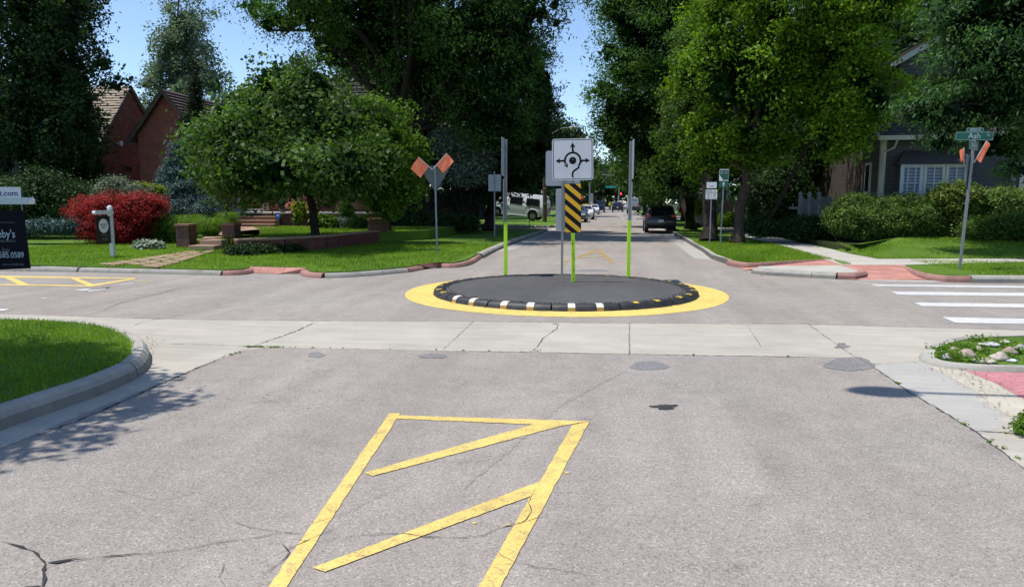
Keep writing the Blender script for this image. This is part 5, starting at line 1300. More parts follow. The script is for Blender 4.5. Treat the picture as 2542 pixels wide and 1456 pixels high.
# bay window
by = Y1-.5; b0_ = at(2236, 408, by); b1_ = at(2292, 408, by); b2_ = at(2402, 408, by); zt_ = b0_.z; zb2 = at(2236, 500, by).z
LOUV = M_stripe('louvre_shutter', (.30, .38, .48), 'Z', .11, .12, .45)
window_y(hg, b0_.x, b1_.x, zb2, zt_, by, M_plain('blue_white_trim', (.50, .56, .62), .5, .05), (3, 2), .07, .11, 'window', LOUV)
xm_ = (b1_.x+b2_.x)/2
window_y(hg, b1_.x+.02, xm_, zb2, zt_, by, CREAM, (2, 2), .06, .10, 'window', LOUV); window_y(hg, xm_+.02, b2_.x, zb2, zt_, by, CREAM, (2, 2), .06, .10, 'window', LOUV)
mb = MB(); mb.box2((b0_.x+.02, by, zb2-.8), (b2_.x-.02, Y1+.05, zb2)); mb.box2((b0_.x+.02, by+.002, zb2), (b2_.x-.02, Y1+.05, zt_)); mb.build('bay', GSID, hg)
mb = MB(); mb.add([(b0_.x-.12, by-.14, zt_), (b2_.x+.12, by-.14, zt_), (b2_.x+.1, Y1+.02, zt_), (b0_.x-.1, Y1+.02, zt_), (b0_.x+.25, Y1-.02, zt_+.5), (b2_.x-.25, Y1-.02, zt_+.5)], [(0, 1, 5, 4), (1, 2, 5), (0, 4, 3), (0, 3, 2, 1), (3, 4, 5, 2)]); mb.build('bay_roof', M_plain('bay_shingle', (.05, .045, .045), .9, .3, 9), hg)
# narrow side windows in the shingled wall
for pxa, pxb, yt_, yb_ in ((2150, 2164, 405, 482), (2160, 2174, 255, 300)):
    ya_ = Yat(pxb, cA.x-.02); yb3 = Yat(pxa, cA.x-.02); z0 = at(pxa, yb_, yb3).z; z1 = at(pxa, yt_, yb3).z
    mb = MB(); mb.box2((cA.x-.05, ya_, z0), (cA.x+.02, yb3, z1)); o = mb.build('side_window_frame', CREAM, hg); mb = MB(); mb.box2((cA.x-.056, ya_+.12, z0+.1), (cA.x, yb3-.12, z1-.1)); mb.build('pane', GLASS, o)
x_ = at(2530, 440, Y1).x; mb = MB(); mb.box2((x_, Y1-.04, .4), (x_+.25, Y1, zE1-.9)); mb.build('door_casing', CREAM, hg)
z_ = at(2522, 440, Y1).z; mb = MB(); mb.lathe([(.001, .0), (.09, .02), (.11, .2), (.06, .27), (.001, .3)], (at(2510, 440, Y1).x, Y1-.12, z_-.15), 10); mb.build('porch_lamp', GALV, hg, smooth=True)

# white picket gate and fence
fe = thing('picket_fence', 'white wooden gate and picket fence in shade beside the grey house', 'fence', (0, 0, 0)); Yf = 29.5
for pxp in (1984, 2006, 2030):
    a_ = at(pxp, 550, Yf); zt_ = at(pxp, 482, Yf).z; mb = MB(); mb.box2((a_.x-.06, Yf-.06, .3), (a_.x+.06, Yf+.06, zt_)); mb.lathe([(.09, zt_), (.09, zt_+.04), (.001, zt_+.12)], (a_.x, Yf, 0), 8); mb.build('post', WOODG, fe)
mb = MB()
for k in range(26):
    pxp = 1987+2.9*k; u = (pxp-1987)/22 if pxp < 2009 else ((pxp-2009)/22 if pxp < 2031 else .5)
    dip = 12*math.sin(PI*min(1, max(0, u))) if pxp < 2031 else 3; a_ = at(pxp, 550, Yf); zt_ = at(pxp, 486+dip*.7, Yf).z
    mb.box2((a_.x-.028, Yf-.02, .35), (a_.x+.028, Yf+.01, zt_))
mb.build('picket_panel', WOODG, fe); mb = MB(); a_ = at(1984, 1, Yf); b_ = at(2060, 1, Yf)
for z_ in (.65, 1.35): mb.box2((a_.x, Yf+.012, z_), (b_.x, Yf+.05, z_+.09))
mb.build('rail', WOODG, fe)
# dark timber fence behind the left lawn, deep shade put into its board colour
fd = thing('wooden_fence', 'dark board fence in deep shade left of the van', 'fence', (0, 0, 0)); a_ = at(965, 500, 37); b_ = at(1185, 500, 37)
mb = MB(); mb.box2((a_.x, 37, .1), (b_.x, 37.05, 2.1)); mb.build('board_panel', M_stripe('shaded_boards', (.045, .024, .018), 'X', .15, .3), fd)
for k in range(5): x_ = a_.x+(b_.x-a_.x)*k/4; mb = MB(); mb.box2((x_-.06, 36.9, .1), (x_+.06, 37.0, 2.2)); mb.build('post', BARK_D, fd)
# small white gable in the distance
sh = thing('white_shed', 'small white gable peeping through the dark trees above the van', 'shed', (0, 0, 0)); gable_x(sh, at(1140, 1, 62).x, at(1188, 1, 62).x, 62, 66, .1, at(1150, 474, 62).z, at(1150, 440, 64).z, BARK_D, M_plain('white_roof', (.5, .5, .5), .7, .1), rows=4, trim=WOODW)
# pale house front with brick pier further down the right
pr = thing('brick_pier', 'pinkish brick pier with stone cap beside the bike route sign', 'pillar', at(1806, 540, 48)*1); pr.location.z = .1
z_ = at(1806, 506, 48).z; mb = MB(); mb.box((0, 0, z_/2), (.62, .62, z_)); mb.build('shaft', M_brick('pale_pier', 'xz', (.42, .24, .18), (.36, .20, .15), (.4, .33, .28), 1., .2, .07), pr); mb = MB(); mb.box((0, 0, z_+.05), (.75, .75, .12)); mb.build('cap', WALK, pr); mb = MB(); mb.box2((-2.3, -.1, 0), (-.31, .1, z_*.8)); mb.box2((-2.3, -.16, z_*.8), (-.31, .16, z_*.87)); mb.build('wing_wall', WALK, pr)
# ================================================================== TREES
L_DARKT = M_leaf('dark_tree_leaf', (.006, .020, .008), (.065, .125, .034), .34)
def gz(px, py, z=.13): g_ = G(px, py, z); return Vector((g_.x, g_.y, z))
# honey locust over the house
Yl = 33
LL = [lobe(*v) for v in ((640, 18, 60, 28, Yl), (700, 60, 75, 38, Yl), (800, 30, 120, 80, Yl), (850, 120, 110, 70, Yl+1), (960, 60, 150, 110, Yl, 4), (1000, -60, 230, 110, Yl, 5), (1120, 100, 150, 110, Yl-1, 4), (1100, 210, 150, 90, Yl+1, 3.5),
      (1240, 60, 120, 120, Yl, 4), (1260, 190, 110, 100, Yl, 3.5), (1230, 300, 110, 80, Yl+1, 3), (990, 190, 80, 70, Yl+2, 2.5), (1325, 30, 55, 50, Yl), (1350, -10, 50, 24, Yl-2), (1385, 12, 30, 13, Yl-2), (1393, 58, 18, 9, Yl-2))]+[(-13, 28.3, 10.8, 3, 2, 1.7), (-10, 29, 11.8, 2.8, 1.8, 1.6), (-12.5, 31, 12, 3, 1.6, 1.6), (-8, 27, 11.5, 2.4, 1.5, 1.4), (-8, 31.5, 14.5, 3.2, 2.2, 2.0), (-4.6, 32.2, 15, 3.0, 1.6, 1.8), (-1.6, 31.2, 15, 2.6, 1.3, 1.6), (-5.5, 36.5, 15.5, 3, 1.2, 1.8), (-5, 29.8, 14.5, 3, 1.3, 1.6), (-2, 34, 15, 2.6, 1.4, 1.5)]  # trailing lobes: unseen canopy added above view to shade street and lawn
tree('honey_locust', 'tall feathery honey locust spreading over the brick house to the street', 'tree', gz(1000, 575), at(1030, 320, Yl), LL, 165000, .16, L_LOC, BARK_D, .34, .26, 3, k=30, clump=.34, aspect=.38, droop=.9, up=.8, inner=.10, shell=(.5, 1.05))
# dark trees at the left side of the street
LL = [lobe(*v) for v in ((1250, 400, 110, 90, 38, 3), (1320, 330, 70, 110, 38), (1338, 220, 44, 80, 39), (1358, 405, 28, 45, 39), (1180, 450, 90, 60, 37, 2.5), (1290, 430, 60, 26, 38), (1290, 150, 70, 70, 39))]
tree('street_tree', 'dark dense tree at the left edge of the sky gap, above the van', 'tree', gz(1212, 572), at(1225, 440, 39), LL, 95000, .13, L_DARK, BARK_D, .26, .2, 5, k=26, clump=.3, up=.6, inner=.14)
# front maple in the lawn
Ym = 22.3
LL = [lobe(*v) for v in ((690, 205, 62, 62, Ym), (690, 415, 130, 55, Ym-2, 1.9), (830, 410, 110, 55, Ym-2, 1.8), (600, 400, 70, 50, Ym-1.8, 1.5), (770, 230, 75, 70, Ym+1), (612, 290, 78, 80, Ym, 2), (565, 380, 66, 80, Ym), (690, 300, 110, 85, Ym, 2.5), (810, 320, 105, 90, Ym+.5, 2.3), (865, 370, 72, 66, Ym), (650, 410, 110, 90, Ym-.5, 2.5), (780, 420, 110, 75, Ym, 2.5), (868, 432, 70, 50, Ym), (640, 440, 75, 36, Ym), (720, 468, 60, 24, Ym-.5))]
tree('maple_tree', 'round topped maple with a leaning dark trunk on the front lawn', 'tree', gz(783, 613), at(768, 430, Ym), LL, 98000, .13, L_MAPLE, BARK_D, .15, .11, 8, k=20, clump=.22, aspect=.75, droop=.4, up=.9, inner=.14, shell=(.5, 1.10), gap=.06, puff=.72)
LL = [lobe(*v) for v in ((945, 330, 70, 75, 25), (990, 400, 55, 50, 25), (930, 430, 70, 55, 25), (1008, 440, 30, 38, 25.5), (1000, 480, 50, 32, 25), (960, 510, 50, 25, 25.5))]
tree('small_tree', 'lighter green small tree right of the maple, near the yield sign', 'tree', gz(965, 592), at(965, 500, 25), LL, 34000, .12, L_FRESH, BARK_D, .10, .08, 9, k=18, clump=.2, aspect=.7, up=.9, inner=.12)
# big dark tree on the left
Yd = 30.5
LL = [lobe(*v) for v in ((60, -60, 200, 120, Yd, 2.6), (110, 40, 118, 80, Yd, 2.2), (190, 50, 50, 60, Yd-1), (110, 130, 110, 80, Yd, 2.2), (165, 190, 66, 42, Yd), (60, 230, 130, 100, Yd, 2.2), (178, 250, 66, 50, Yd), (130, 330, 125, 80, Yd, 2.2), (-60, 300, 120, 180, Yd, 2.6), (60, 420, 130, 60, Yd, 2.2), (180, 370, 52, 56, Yd), (255, 160, 24, 22, Yd), (290, 205, 34, 18, Yd), (170, 430, 90, 45, Yd+1))]
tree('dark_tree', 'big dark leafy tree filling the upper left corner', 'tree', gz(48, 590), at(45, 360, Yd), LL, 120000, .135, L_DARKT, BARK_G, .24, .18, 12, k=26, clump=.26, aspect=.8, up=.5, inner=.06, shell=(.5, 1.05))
tk = gz(130, 560); tree('dark_tree', 'second darker trunked tree just right of the left one', 'tree', (at(130, 1, Yd+1).x, Yd+1, .2), at(120, 380, Yd+1), [lobe(120, 300, 80, 60, Yd+1, 2), lobe(150, 440, 80, 50, Yd+1, 2)], 16000, .14, L_DARK, BARK_D, .2, .14, 13)
# poplar and narrow juniper against the sky
Yp = 62
LL = [lobe(*v) for v in ((432, -30, 42, 60, Yp), (450, 50, 52, 55, Yp), (440, 105, 62, 60, Yp), (475, 140, 58, 60, Yp), (425, 165, 52, 55, Yp), (455, 210, 80, 42, Yp), (500, 190, 38, 45, Yp), (390, 190, 25, 35, Yp), (535, 185, 22, 40, Yp), (380, 262, 24, 40, Yp), (545, 225, 25, 30, Yp))]
tree('poplar_tree', 'tall silvery poplar against the sky behind the houses', 'tree', (at(455, 300, Yp).x, Yp, 0), at(455, 240, Yp), LL, 34000, .20, L_POP, BARK_G, .4, .3, 20, dens=.8, puff=1.1, aspect=.8, up=.2, inner=.02, shell=(.35, 1.08), droop=.2)
LL = [lobe(484, 165+k*24, 5+min(k, 5)*3.0, 22, 31.5) for k in range(9)]+[lobe(468, 300+k*20, 17, 20, 31) for k in range(5)]
tree('juniper_tree', 'narrow dark columnar juniper between the brown gable and the maple', 'tree', (at(480, 560, 31.3).x, 31.3, .4), at(480, 300, 31.3), LL, 26000, .10, L_CONI, BARK_D, .10, .05, 21, k=16, clump=.12, aspect=.3, up=1.6, droop=-1.5, twigs=0, puff=0, inner=0)
# ---------- right side
Yr_ = 27.5
LL = [lobe(*v) for v in ((1820, 20, 95, 62, Yr_, 2.3), (1905, 55, 70, 60, Yr_, 2), (1775, 130, 80, 62, Yr_, 2.0), (1870, 165, 78, 58, Yr_, 2.2), (1800, 225, 78, 50, Yr_, 2.0), (1895, 265, 80, 55, Yr_+.5, 2.2), (1755, 315, 52, 45, Yr_), (1835, 330, 70, 42, Yr_+.5, 2.0), (1975, 130, 60, 55, Yr_+.5, 2), (1960, -60, 240, 60, Yr_, 3), (1985, 230, 55, 50, Yr_+.5, 2), (1785, 400, 48, 30, Yr_), (1920, 360, 55, 34, Yr_), (1850, 395, 40, 24, Yr_), (1700, 200, 36, 34, Yr_))]
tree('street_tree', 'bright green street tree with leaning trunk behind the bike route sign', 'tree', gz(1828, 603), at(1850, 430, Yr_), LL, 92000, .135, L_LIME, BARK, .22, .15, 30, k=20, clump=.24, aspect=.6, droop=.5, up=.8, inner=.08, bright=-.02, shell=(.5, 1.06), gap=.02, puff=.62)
Y2 = 26.6
LL = [lobe(*v) for v in ((2110, 20, 105, 90, Y2, 1.3), (2175, 20, 60, 50, Y2, 1.2), (2080, 130, 75, 70, Y2, 1.1), (2125, 190, 50, 48, Y2, 1.1), (2060, 240, 60, 50, Y2), (2100, 300, 70, 45, Y2), (2160, 250, 60, 50, Y2), (2040, 320, 45, 30, Y2), (2075, 365, 55, 28, Y2), (2120, 350, 30, 20, Y2))]
tree('street_tree', 'sunlit yellow green tree hanging low before the grey house side', 'tree', (at(1895, 540, 28).x, 28, .4), at(2020, 330, 27), LL, 62000, .125, L_LIME, BARK_D, .09, .08, 31, k=18, clump=.2, aspect=.6, droop=.6, up=.8, inner=.06, bright=.12, shell=(.5, 1.06), twigs=2)
Y3 = 48
LL = [lobe(*v) for v in ((1535, 20, 55, 45, Y3), (1600, 60, 100, 90, Y3, 4), (1680, 30, 90, 90, Y3, 4), (1512, 130, 40, 26, Y3), (1580, 170, 90, 70, Y3, 4), (1670, 160, 90, 90, Y3, 4), (1505, 225, 40, 34, Y3), (1560, 270, 85, 60, Y3, 4), (1680, 280, 90, 70, Y3, 4), (1502, 300, 38, 20, Y3), (1540, 345, 70, 50, Y3), (1640, 370, 100, 60, Y3, 3), (1560, -60, 110, 60, Y3, 4), (1620, 430, 70, 40, Y3))]
tree('street_tree', 'tall street tree forming the right side of the sky gap', 'tree', (G(1718, 560, .13).x-.3, G(1718, 560, .13).y-4, .13), at(1670, 400, Y3-1), LL, 120000, .19, L_LOC, BARK_D, .30, .25, 32, k=26, clump=.42, aspect=.45, droop=.7, up=.8, inner=.12, shell=(.5, 1.07), bright=.05, puff=1.0, gap=-.02)
Y4 = 38
LL = [lobe(*v) for v in ((1720, 240, 70, 60, Y4, 2.5), (1700, 330, 70, 60, Y4, 2.5), (1660, 440, 60, 40, Y4), (1720, 430, 60, 45, Y4), (1740, 120, 60, 80, Y4, 2.5), (1620, 480, 35, 22, Y4))]
tree('street_tree', 'mid green street tree above the parked black SUV', 'tree', gz(1714, 568), at(1712, 455, Y4), LL, 46000, .14, L_MAPLE, BARK_D, .28, .2, 33, k=22, clump=.3, bright=.1)
tree('street_tree', 'dark trunk right behind the parking signs', 'tree', gz(1760, 600), at(1757, 400, 29.5), [lobe(*v) for v in ((1745, 380, 60, 50, 30), (1790, 330, 60, 50, 30), (1750, 430, 45, 25, 30))], 17000, .13, L_LIME, BARK_D, .27, .24, 34, k=20, clump=.26, bright=-.15)
# ash at the far right
Y5 = 21
LL = [lobe(*v) for v in ((2420, 20, 110, 80, Y5, 2.2), (2540, 30, 110, 110, Y5, 2.5), (2435, 120, 60, 50, Y5), (2330, 235, 46, 34, Y5), (2470, 140, 110, 80, Y5, 2.2), (2290, 270, 62, 45, Y5), (2360, 290, 75, 50, Y5), (2450, 260, 100, 75, Y5+1, 2.2), (2550, 230, 90, 110, Y5+1, 2.2), (2500, 360, 80, 45, Y5+1.5), (2640, 150, 130, 180, Y5, 3), (2340, 345, 40, 26, Y5), (2540, 420, 40, 28, Y5), (2400, 60, 60, 50, Y5))]+[(7.6, 16.1, 8.6, 2.0, 1.2, 1.0), (9.8, 17.2, 8.7, 2.2, 1.6, 1.1), (11.5, 19.5, 9, 2.4, 1.5, 1.2)]  # lobes in world units: added out of view to shade the corner lawn
bb = at(2760, 600, Y5+1); tree('ash_tree', 'dark green ash with drooping leaf sprays at the upper right', 'tree', (bb.x, Y5+1, .2), at(2700, 250, Y5+.5), LL, 115000, .12, L_ASH, BARK, .28, .2, 35, k=20, clump=.21, aspect=.38, droop=1.2, up=.5, inner=.10, shell=(.45, 1.05))
# tree beyond the left edge, its shade falls over the near lawn and kerb
LL = [(-7.0, 4.3, 5.4, .9, 1.2, .5), (-8.9, 4.0, 6.2, 2.1, 2.0, 1.2), (-7.9, 4.9, 5.4, 1.5, 1.25, .7), (-8.3, 3.2, 5.4, 1.6, 1.3, .7), (-7.2, 3.0, 5.8, 1.1, 1.4, .7), (-6.2, 4.7, 5.0, .85, .42, .3), (-6.3, 3.9, 5.0, .75, .45, .3), (-6.7, 3.3, 5.2, .7, .4, .3), (-6.6, 5.3, 5.2, .6, .35, .3), (-10.5, 4, 6.5, 2, 2, 1.5)]
tree('lawn_tree', 'leafy tree beyond the left edge shading the near lawn and kerb', 'tree', (-10, 3, .14), (-9.5, 3.2, 4.2), LL, 95000, .12, L_MAPLE, BARK, .22, .16, 40, k=22, clump=.2, aspect=.6, inner=.05, twigs=6, puff=.3, gap=-9)

# background trees: one kind built twice, then copied down both sides of the street
def copy_tree(o, loc, rz, sc, label):
    r = o.copy(); col.objects.link(r); r.location = loc; r.rotation_euler = (0, 0, rz); r.scale = sc; r['label'] = label
    for ch in o.children:
        c = ch.copy(); col.objects.link(c); c.parent = r
    return r
def proto(name, leafm, seed, lab, loc, sc, rz, n=30000, sz=.26):
    L_ = [(0, 0, 6.4, 2.6, 2.6, 2.0), (1.8, .6, 5.4, 1.8, 1.8, 1.5), (-1.9, -.4, 5.2, 1.9, 1.9, 1.5), (.3, -1.9, 4.9, 1.9, 1.6, 1.4), (-.2, 1.8, 5.2, 1.8, 1.8, 1.5), (.2, .1, 8.1, 1.8, 1.8, 1.5), (1.2, -1.2, 7.0, 1.5, 1.5, 1.2), (-1.4, 1, 7.2, 1.6, 1.6, 1.3), (-1, -2, 3.7, 1.2, 1.2, .8), (1.6, -1.4, 3.6, 1.2, 1.2, .8)]
    t = tree(name, lab, 'tree', (0, 0, 0), (0, 0, 2.6), L_, n, sz, leafm, BARK_D, .22, .18, seed, group='background trees along the street', k=20, clump=.34, inner=.14, shell=(.5, 1.05))
    t.location = loc; t.scale = sc; t.rotation_euler = (0, 0, rz); return t
BG = [  # px, Y, height (m), widening, kind, label
 (1385, 84, 11.5, 1.0, 0, 'dark background tree left of the far cars, tip in the sky gap'), (1350, 84, 11, 1.1, 0, 'dark background tree directly behind the van roof'), (1240, 80, 12, 1.3, 0, 'background tree behind the dark sign back'),
 (1130, 66, 12, 1.2, 1, 'background tree behind the yield sign flags'), (1415, 120, 11, 1.1, 1, 'far tree above the stop sign'), (1440, 165, 13, 1.2, 0, 'far tree left of the green junction name blade'),
 (1485, 185, 12, 1.3, 0, 'far tree behind the green junction name blade'), (1530, 190, 12, 1.3, 0, 'far tree behind the red traffic light'), (1580, 150, 12, 1.2, 0, 'far tree right of the red traffic light'),
 (1600, 95, 10, 1.1, 1, 'background tree above the box truck'), (1640, 72, 10.5, 1.1, 1, 'background tree up the street behind the parked SUV'), (1700, 60, 11, 1.2, 0, 'background tree behind the SUV tree'),
 (1850, 50, 12, 1.3, 0, 'dark background tree behind the bike route sign tree'), (1960, 44, 11, 1.25, 0, 'dark background tree above the white gate'), (2060, 50, 14, 1.3, 0, 'tall background tree left of the grey house'),
 (2210, 52, 15, 1.2, 0, 'tall background tree behind the grey house ridge'), (2380, 50, 15, 1.4, 1, 'tall background tree behind the grey house right half'), (1900, 37, 8, 1.2, 0, 'low dark tree in the black shade left of the gate'),
 (2010, 38, 8, 1.1, 0, 'low dark tree right behind the white gate'), (-40, 50, 12, 1.5, 0, 'background tree beyond the left edge of the dark tree'), (150, 46, 11, 1.3, 0, 'background tree left of the shingled roof'), (60, 34, 7.5, 1.5, 0, 'low background tree behind the left hanging sign'),
 (600, 64, 10.0, 1.2, 1, 'background tree over the brick house roof, left of the chimney'), (960, 45, 12, 1.1, 0, 'background tree behind the honey locust'), (820, 60, 12, 1.3, 0, 'background tree behind the chimney'), (1080, 44, 9.5, 1.2, 0, 'dark background tree behind the board fence'), (380, 75, 9.5, .9, 1, 'small background tree between the two brick houses'),
 (1455, 230, 14, 1.4, 1, 'farthest tree at the street vanishing point'), (1560, 240, 14, 1.4, 1, 'farthest tree right of the vanishing point'), (1725, 85, 12, 1.3, 0, 'tall tree two lots beyond the SUV'), (2520, 42, 13, 1.3, 0, 'background tree at the right edge beyond the grey house')]
protos = [None, None]
for i, (px, Y_, h_, wd, kd, lab) in enumerate(BG):
    x_ = at(px, 503, Y_).x; s_ = h_/9.6; sc = (s_*wd, s_*wd, s_); rz = rnd.random()*6
    if protos[kd] is None: protos[kd] = proto('background_tree', (L_DARK, L_MAPLE)[kd], 50+kd, lab, (x_, Y_, 0), sc, rz)
    else: copy_tree(protos[kd], (x_, Y_, 0), rz, sc, lab)

# ================================================================== SHRUBS AND PLANTS
def bush(name, label, lobes, n, size, mat, cat='shrub', stems=True, base=None, group=None, **kw):
    L_ = np.array(lobes); z0 = min(l[2]-l[5] for l in lobes); gzv = kw.pop('gz', max(.12, z0)); c = (float(L_[:, 0].mean()), float(L_[:, 1].mean()), gzv)
    t = thing(name, label, cat, c, group=group)
    if stems:
        mb = MB(); q = random.Random(len(lobes)*7+int(n))
        for l in lobes:
            for k in range(3): mb.tube([(q.uniform(-.1, .1), q.uniform(-.1, .1), 0), (l[0]-c[0]+q.uniform(-.3, .3)*l[3], l[1]-c[1], max(.05, l[2]-c[2]+q.uniform(-.2, .5)*l[5]))], [.02, .008], 5)
        mb.build('stem', BARK_D, t)
    foliage('foliage', lobes, n, size, mat, t, origin=c, ground=gzv, **kw); return t
bz = G(285, 608, .13).y+.9
bush('red_barberry', 'big rounded red barberry bush on the left lawn', [lobe(*v, bz) for v in ((235, 528, 60, 42), (290, 520, 70, 40), (350, 515, 58, 36), (215, 545, 40, 40), (275, 565, 70, 42), (330, 560, 60, 42), (385, 512, 25, 24), (290, 590, 55, 20))], 52000, .055, L_RED, k=14, clump=.07, up=1.2, droop=-1.2, aspect=.5, shell=(.7, 1.08), gz=.13, inner=.1)
bush('green_shrub', 'olive green shrub right of the red barberry', [lobe(*v, bz+.6) for v in ((395, 565, 38, 32), (380, 585, 30, 24), (415, 575, 22, 28))], 14000, .06, L_HEDGE, k=14, clump=.08, gz=.13, bright=-.15)
bush('silver_plant', 'low silvery leaved plant by the left garden pillar', [lobe(*v, G(370, 618, .13).y) for v in ((370, 610, 32, 10), (350, 606, 14, 7), (392, 612, 12, 7))], 1500, .13, L_SIL, k=6, clump=.06, up=1.2, aspect=.5, inner=0, stems=False, gz=.13)
# blue spruce
Ysp = 28.6; SL = []
q = random.Random(5)
for k in range(11):
    y_ = 360+k*16; hwd = 8+k*8.2; cx_ = 437+max(0, k-5)*7
    for j in range(max(1, int(hwd/11))):
        u = -1+2*(j+.5)/max(1, int(hwd/11)); SL.append(lobe(cx_+u*hwd*.85, y_+abs(u)*10+q.uniform(-3, 3), 13+k*.7, 9+k*.3, Ysp-(1-abs(u))*hwd*.010*q.uniform(.2, 1)))
tree('blue_spruce', 'spreading blue spruce in front of the brown gable house', 'tree', (at(445, 560, 29).x, 29, .3), at(440, 370, 29), SL, 70000, .085, L_SPR, BARK_D, .14, .03, 60, twigs=1, k=16, clump=.10, aspect=.34, up=1.2, droop=.2, inner=0, shell=(.3, 1.1), puff=0)
# ornamental grasses
def grass_clump(name, label, c, n, h, spread, mat, w=.010, cat='ornamental grass', group=None):
    t = thing(name, label, cat, c, group=group); a = rs.rand(n)*2*PI; r0 = rs.rand(n)**.5*.18; k = spread*(.05+1.1*rs.rand(n)); hh = h*(.55+.55*rs.rand(n))
    d = np.column_stack([np.cos(a), np.sin(a), np.zeros(n)]); sd_ = np.column_stack([-np.sin(a), np.cos(a), np.zeros(n)])*w; Q = []
    def pnt(u): return d*(r0+k*u**1.7)[:, None]+np.column_stack([np.zeros(n), np.zeros(n), hh*(1-(1-u)**1.6)-hh*.38*u**4])
    us = [0, .35, .7, 1.]; pts = [pnt(u) for u in us]; ww = [1, .9, .6, .12]; V = []
    for i in range(3): V.append(np.stack([pts[i]-sd_*ww[i], pts[i]+sd_*ww[i], pts[i+1]+sd_*ww[i+1], pts[i+1]-sd_*ww[i+1]], 1))
    V = np.concatenate(V, 0).reshape(-1, 3); np_mesh('blade_tuft', V, 4, mat, t, np.tile(rs.rand(n)*.8+.1, 3)); return t
for i, (px, py, h_, s_, lb) in enumerate(((512, 600, 1.05, .8, 'fountain of long green grass right of the left pillar'), (462, 596, 1.15, .8, 'green grass tuft behind the left garden pillar'), (425, 598, 1.0, .8, 'green grass tuft left of the left garden pillar'), (556, 585, .9, .6, 'light green tuft left of the porch steps'))):
    g_ = G(px, py, .22); grass_clump('ornamental_grass', lb, (g_.x, g_.y+.3, .13 if i < 3 else .40), 1900, h_*1.1, s_, L_FRESH, .007, group='ornamental grasses')
def small(name, label, lst, Y, n, size, mat, **kw): return bush(name, label, [lobe(*v, Y) for v in lst], n, size, mat, stems=kw.pop('stems', False), **kw)
small('groundcover_plant', 'yellow green trailing plant at the foot of the right garden pillar', ((575, 602, 22, 14), (550, 612, 30, 9), (600, 612, 22, 9)), G(570, 618, .13).y+.3, 2600, .10, L_YEL, k=8, clump=.09, up=1.2, gz=.13, bright=-.1)
ivl = []
for k in range(8):
    t_ = .03+.60*k/7; p0 = Vector((tx0.x, tx0.y)); p1 = Vector((terr[2][0], terr[2][1])); p_ = p0.lerp(p1, t_); ivl.append((p_.x+.1, p_.y-.36, .22, .40, .18, .15))
bush('ivy_bank', 'dark ivy bank covering the left part of the low garden wall', ivl, 11000, .08, L_DARK, stems=False, k=10, clump=.08, gz=.13)
small('hosta_plant', 'bright leaved hosta clump before the porch wall', ((800, 553, 17, 14), (822, 556, 14, 11)), 29.5, 1300, .20, L_FRESH, k=6, clump=.10, up=1.0, aspect=.4, gz=TZ)
small('white_flower_plant', 'pale leafy plant right of the bright hosta', ((845, 556, 18, 14), (860, 563, 14, 9)), 29.8, 2200, .09, L_PALE, k=6, clump=.08, gz=TZ)
small('tall_shrub', 'narrow dark green shrub at the porch right end', ((860, 522, 14, 28), (858, 545, 16, 18)), 30.8, 5000, .08, L_MAPLE, k=10, clump=.09, gz=TZ)
small('leafy_shrub', 'leafy shrub against the right pillar wall', ((890, 556, 22, 18), (930, 560, 14, 12)), 29.0, 4500, .09, L_MAPLE, k=10, clump=.1, gz=TZ)
small('purple_shrub', 'dusky red leaved shrub on the porch beside the maple trunk', ((812, 502, 20, 18), (830, 490, 14, 10)), 32.4, 1600, .09, M_leaf('plum_leaf', (.05, .02, .03), (.22, .12, .13)), k=8, clump=.09)
small('trailing_plant', 'yellow green plant spilling over the porch edge', ((742, 515, 16, 15), (748, 532, 14, 12), (738, 545, 8, 8)), 31.9, 1700, .10, L_YEL, k=6, clump=.08, gz=TZ)
small('pink_flowers', 'pink and white flowers beside the black urn', ((720, 510, 10, 7), (732, 506, 8, 5)), 32.2, 360, .07, PETAL, k=3, clump=.05, gz=PZ)
small('pale_shrub', 'silvery leaved shrub behind the yield sign', ((1140, 370, 42, 40), (1100, 345, 30, 22), (1165, 430, 45, 34), (1190, 400, 30, 26)), 34, 8000, .13, L_PALE, k=14, clump=.22, bright=-.25, stems=True, gz=.2)
small('spruce_shrub', 'loose spruce boughs above the van', ((1190, 470, 40, 20), (1235, 430, 30, 18)), 40, 4200, .12, L_SPR, k=14, clump=.2, bright=-.25, stems=True, gz=.2)
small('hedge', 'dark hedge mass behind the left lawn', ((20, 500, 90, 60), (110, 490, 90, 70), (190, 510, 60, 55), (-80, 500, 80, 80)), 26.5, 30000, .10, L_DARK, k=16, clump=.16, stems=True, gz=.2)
small('low_bush', 'bluish low planting between the navy sign and the barberry', ((110, 562, 40, 14), (170, 560, 30, 14), (60, 565, 30, 14)), 22.8, 9000, .07, L_SPR, k=12, clump=.09, bright=-.3, gz=.13)
small('white_flowering_shrub', 'light leaved shrub above the red barberry', ((285, 465, 36, 22), (340, 475, 34, 14), (250, 478, 16, 10)), 24.5, 5500, .09, L_PALE, k=12, clump=.12, bright=-.2, stems=True, gz=.3)
small('yellow_shrub', 'yellowish shrub by the blue spruce foot', ((350, 468, 26, 10), (390, 470, 16, 8)), 25, 1700, .09, L_YEL, k=8, clump=.1, bright=-.2, stems=True, gz=.3)
small('dark_shrub', 'dark shrub before the board fence, right of the low wall', ((1000, 560, 45, 22), (1060, 550, 45, 26), (1120, 552, 45, 22), (1170, 556, 25, 16)), 33.5, 14000, .10, L_DARK, k=14, clump=.15, gz=.13, stems=True)
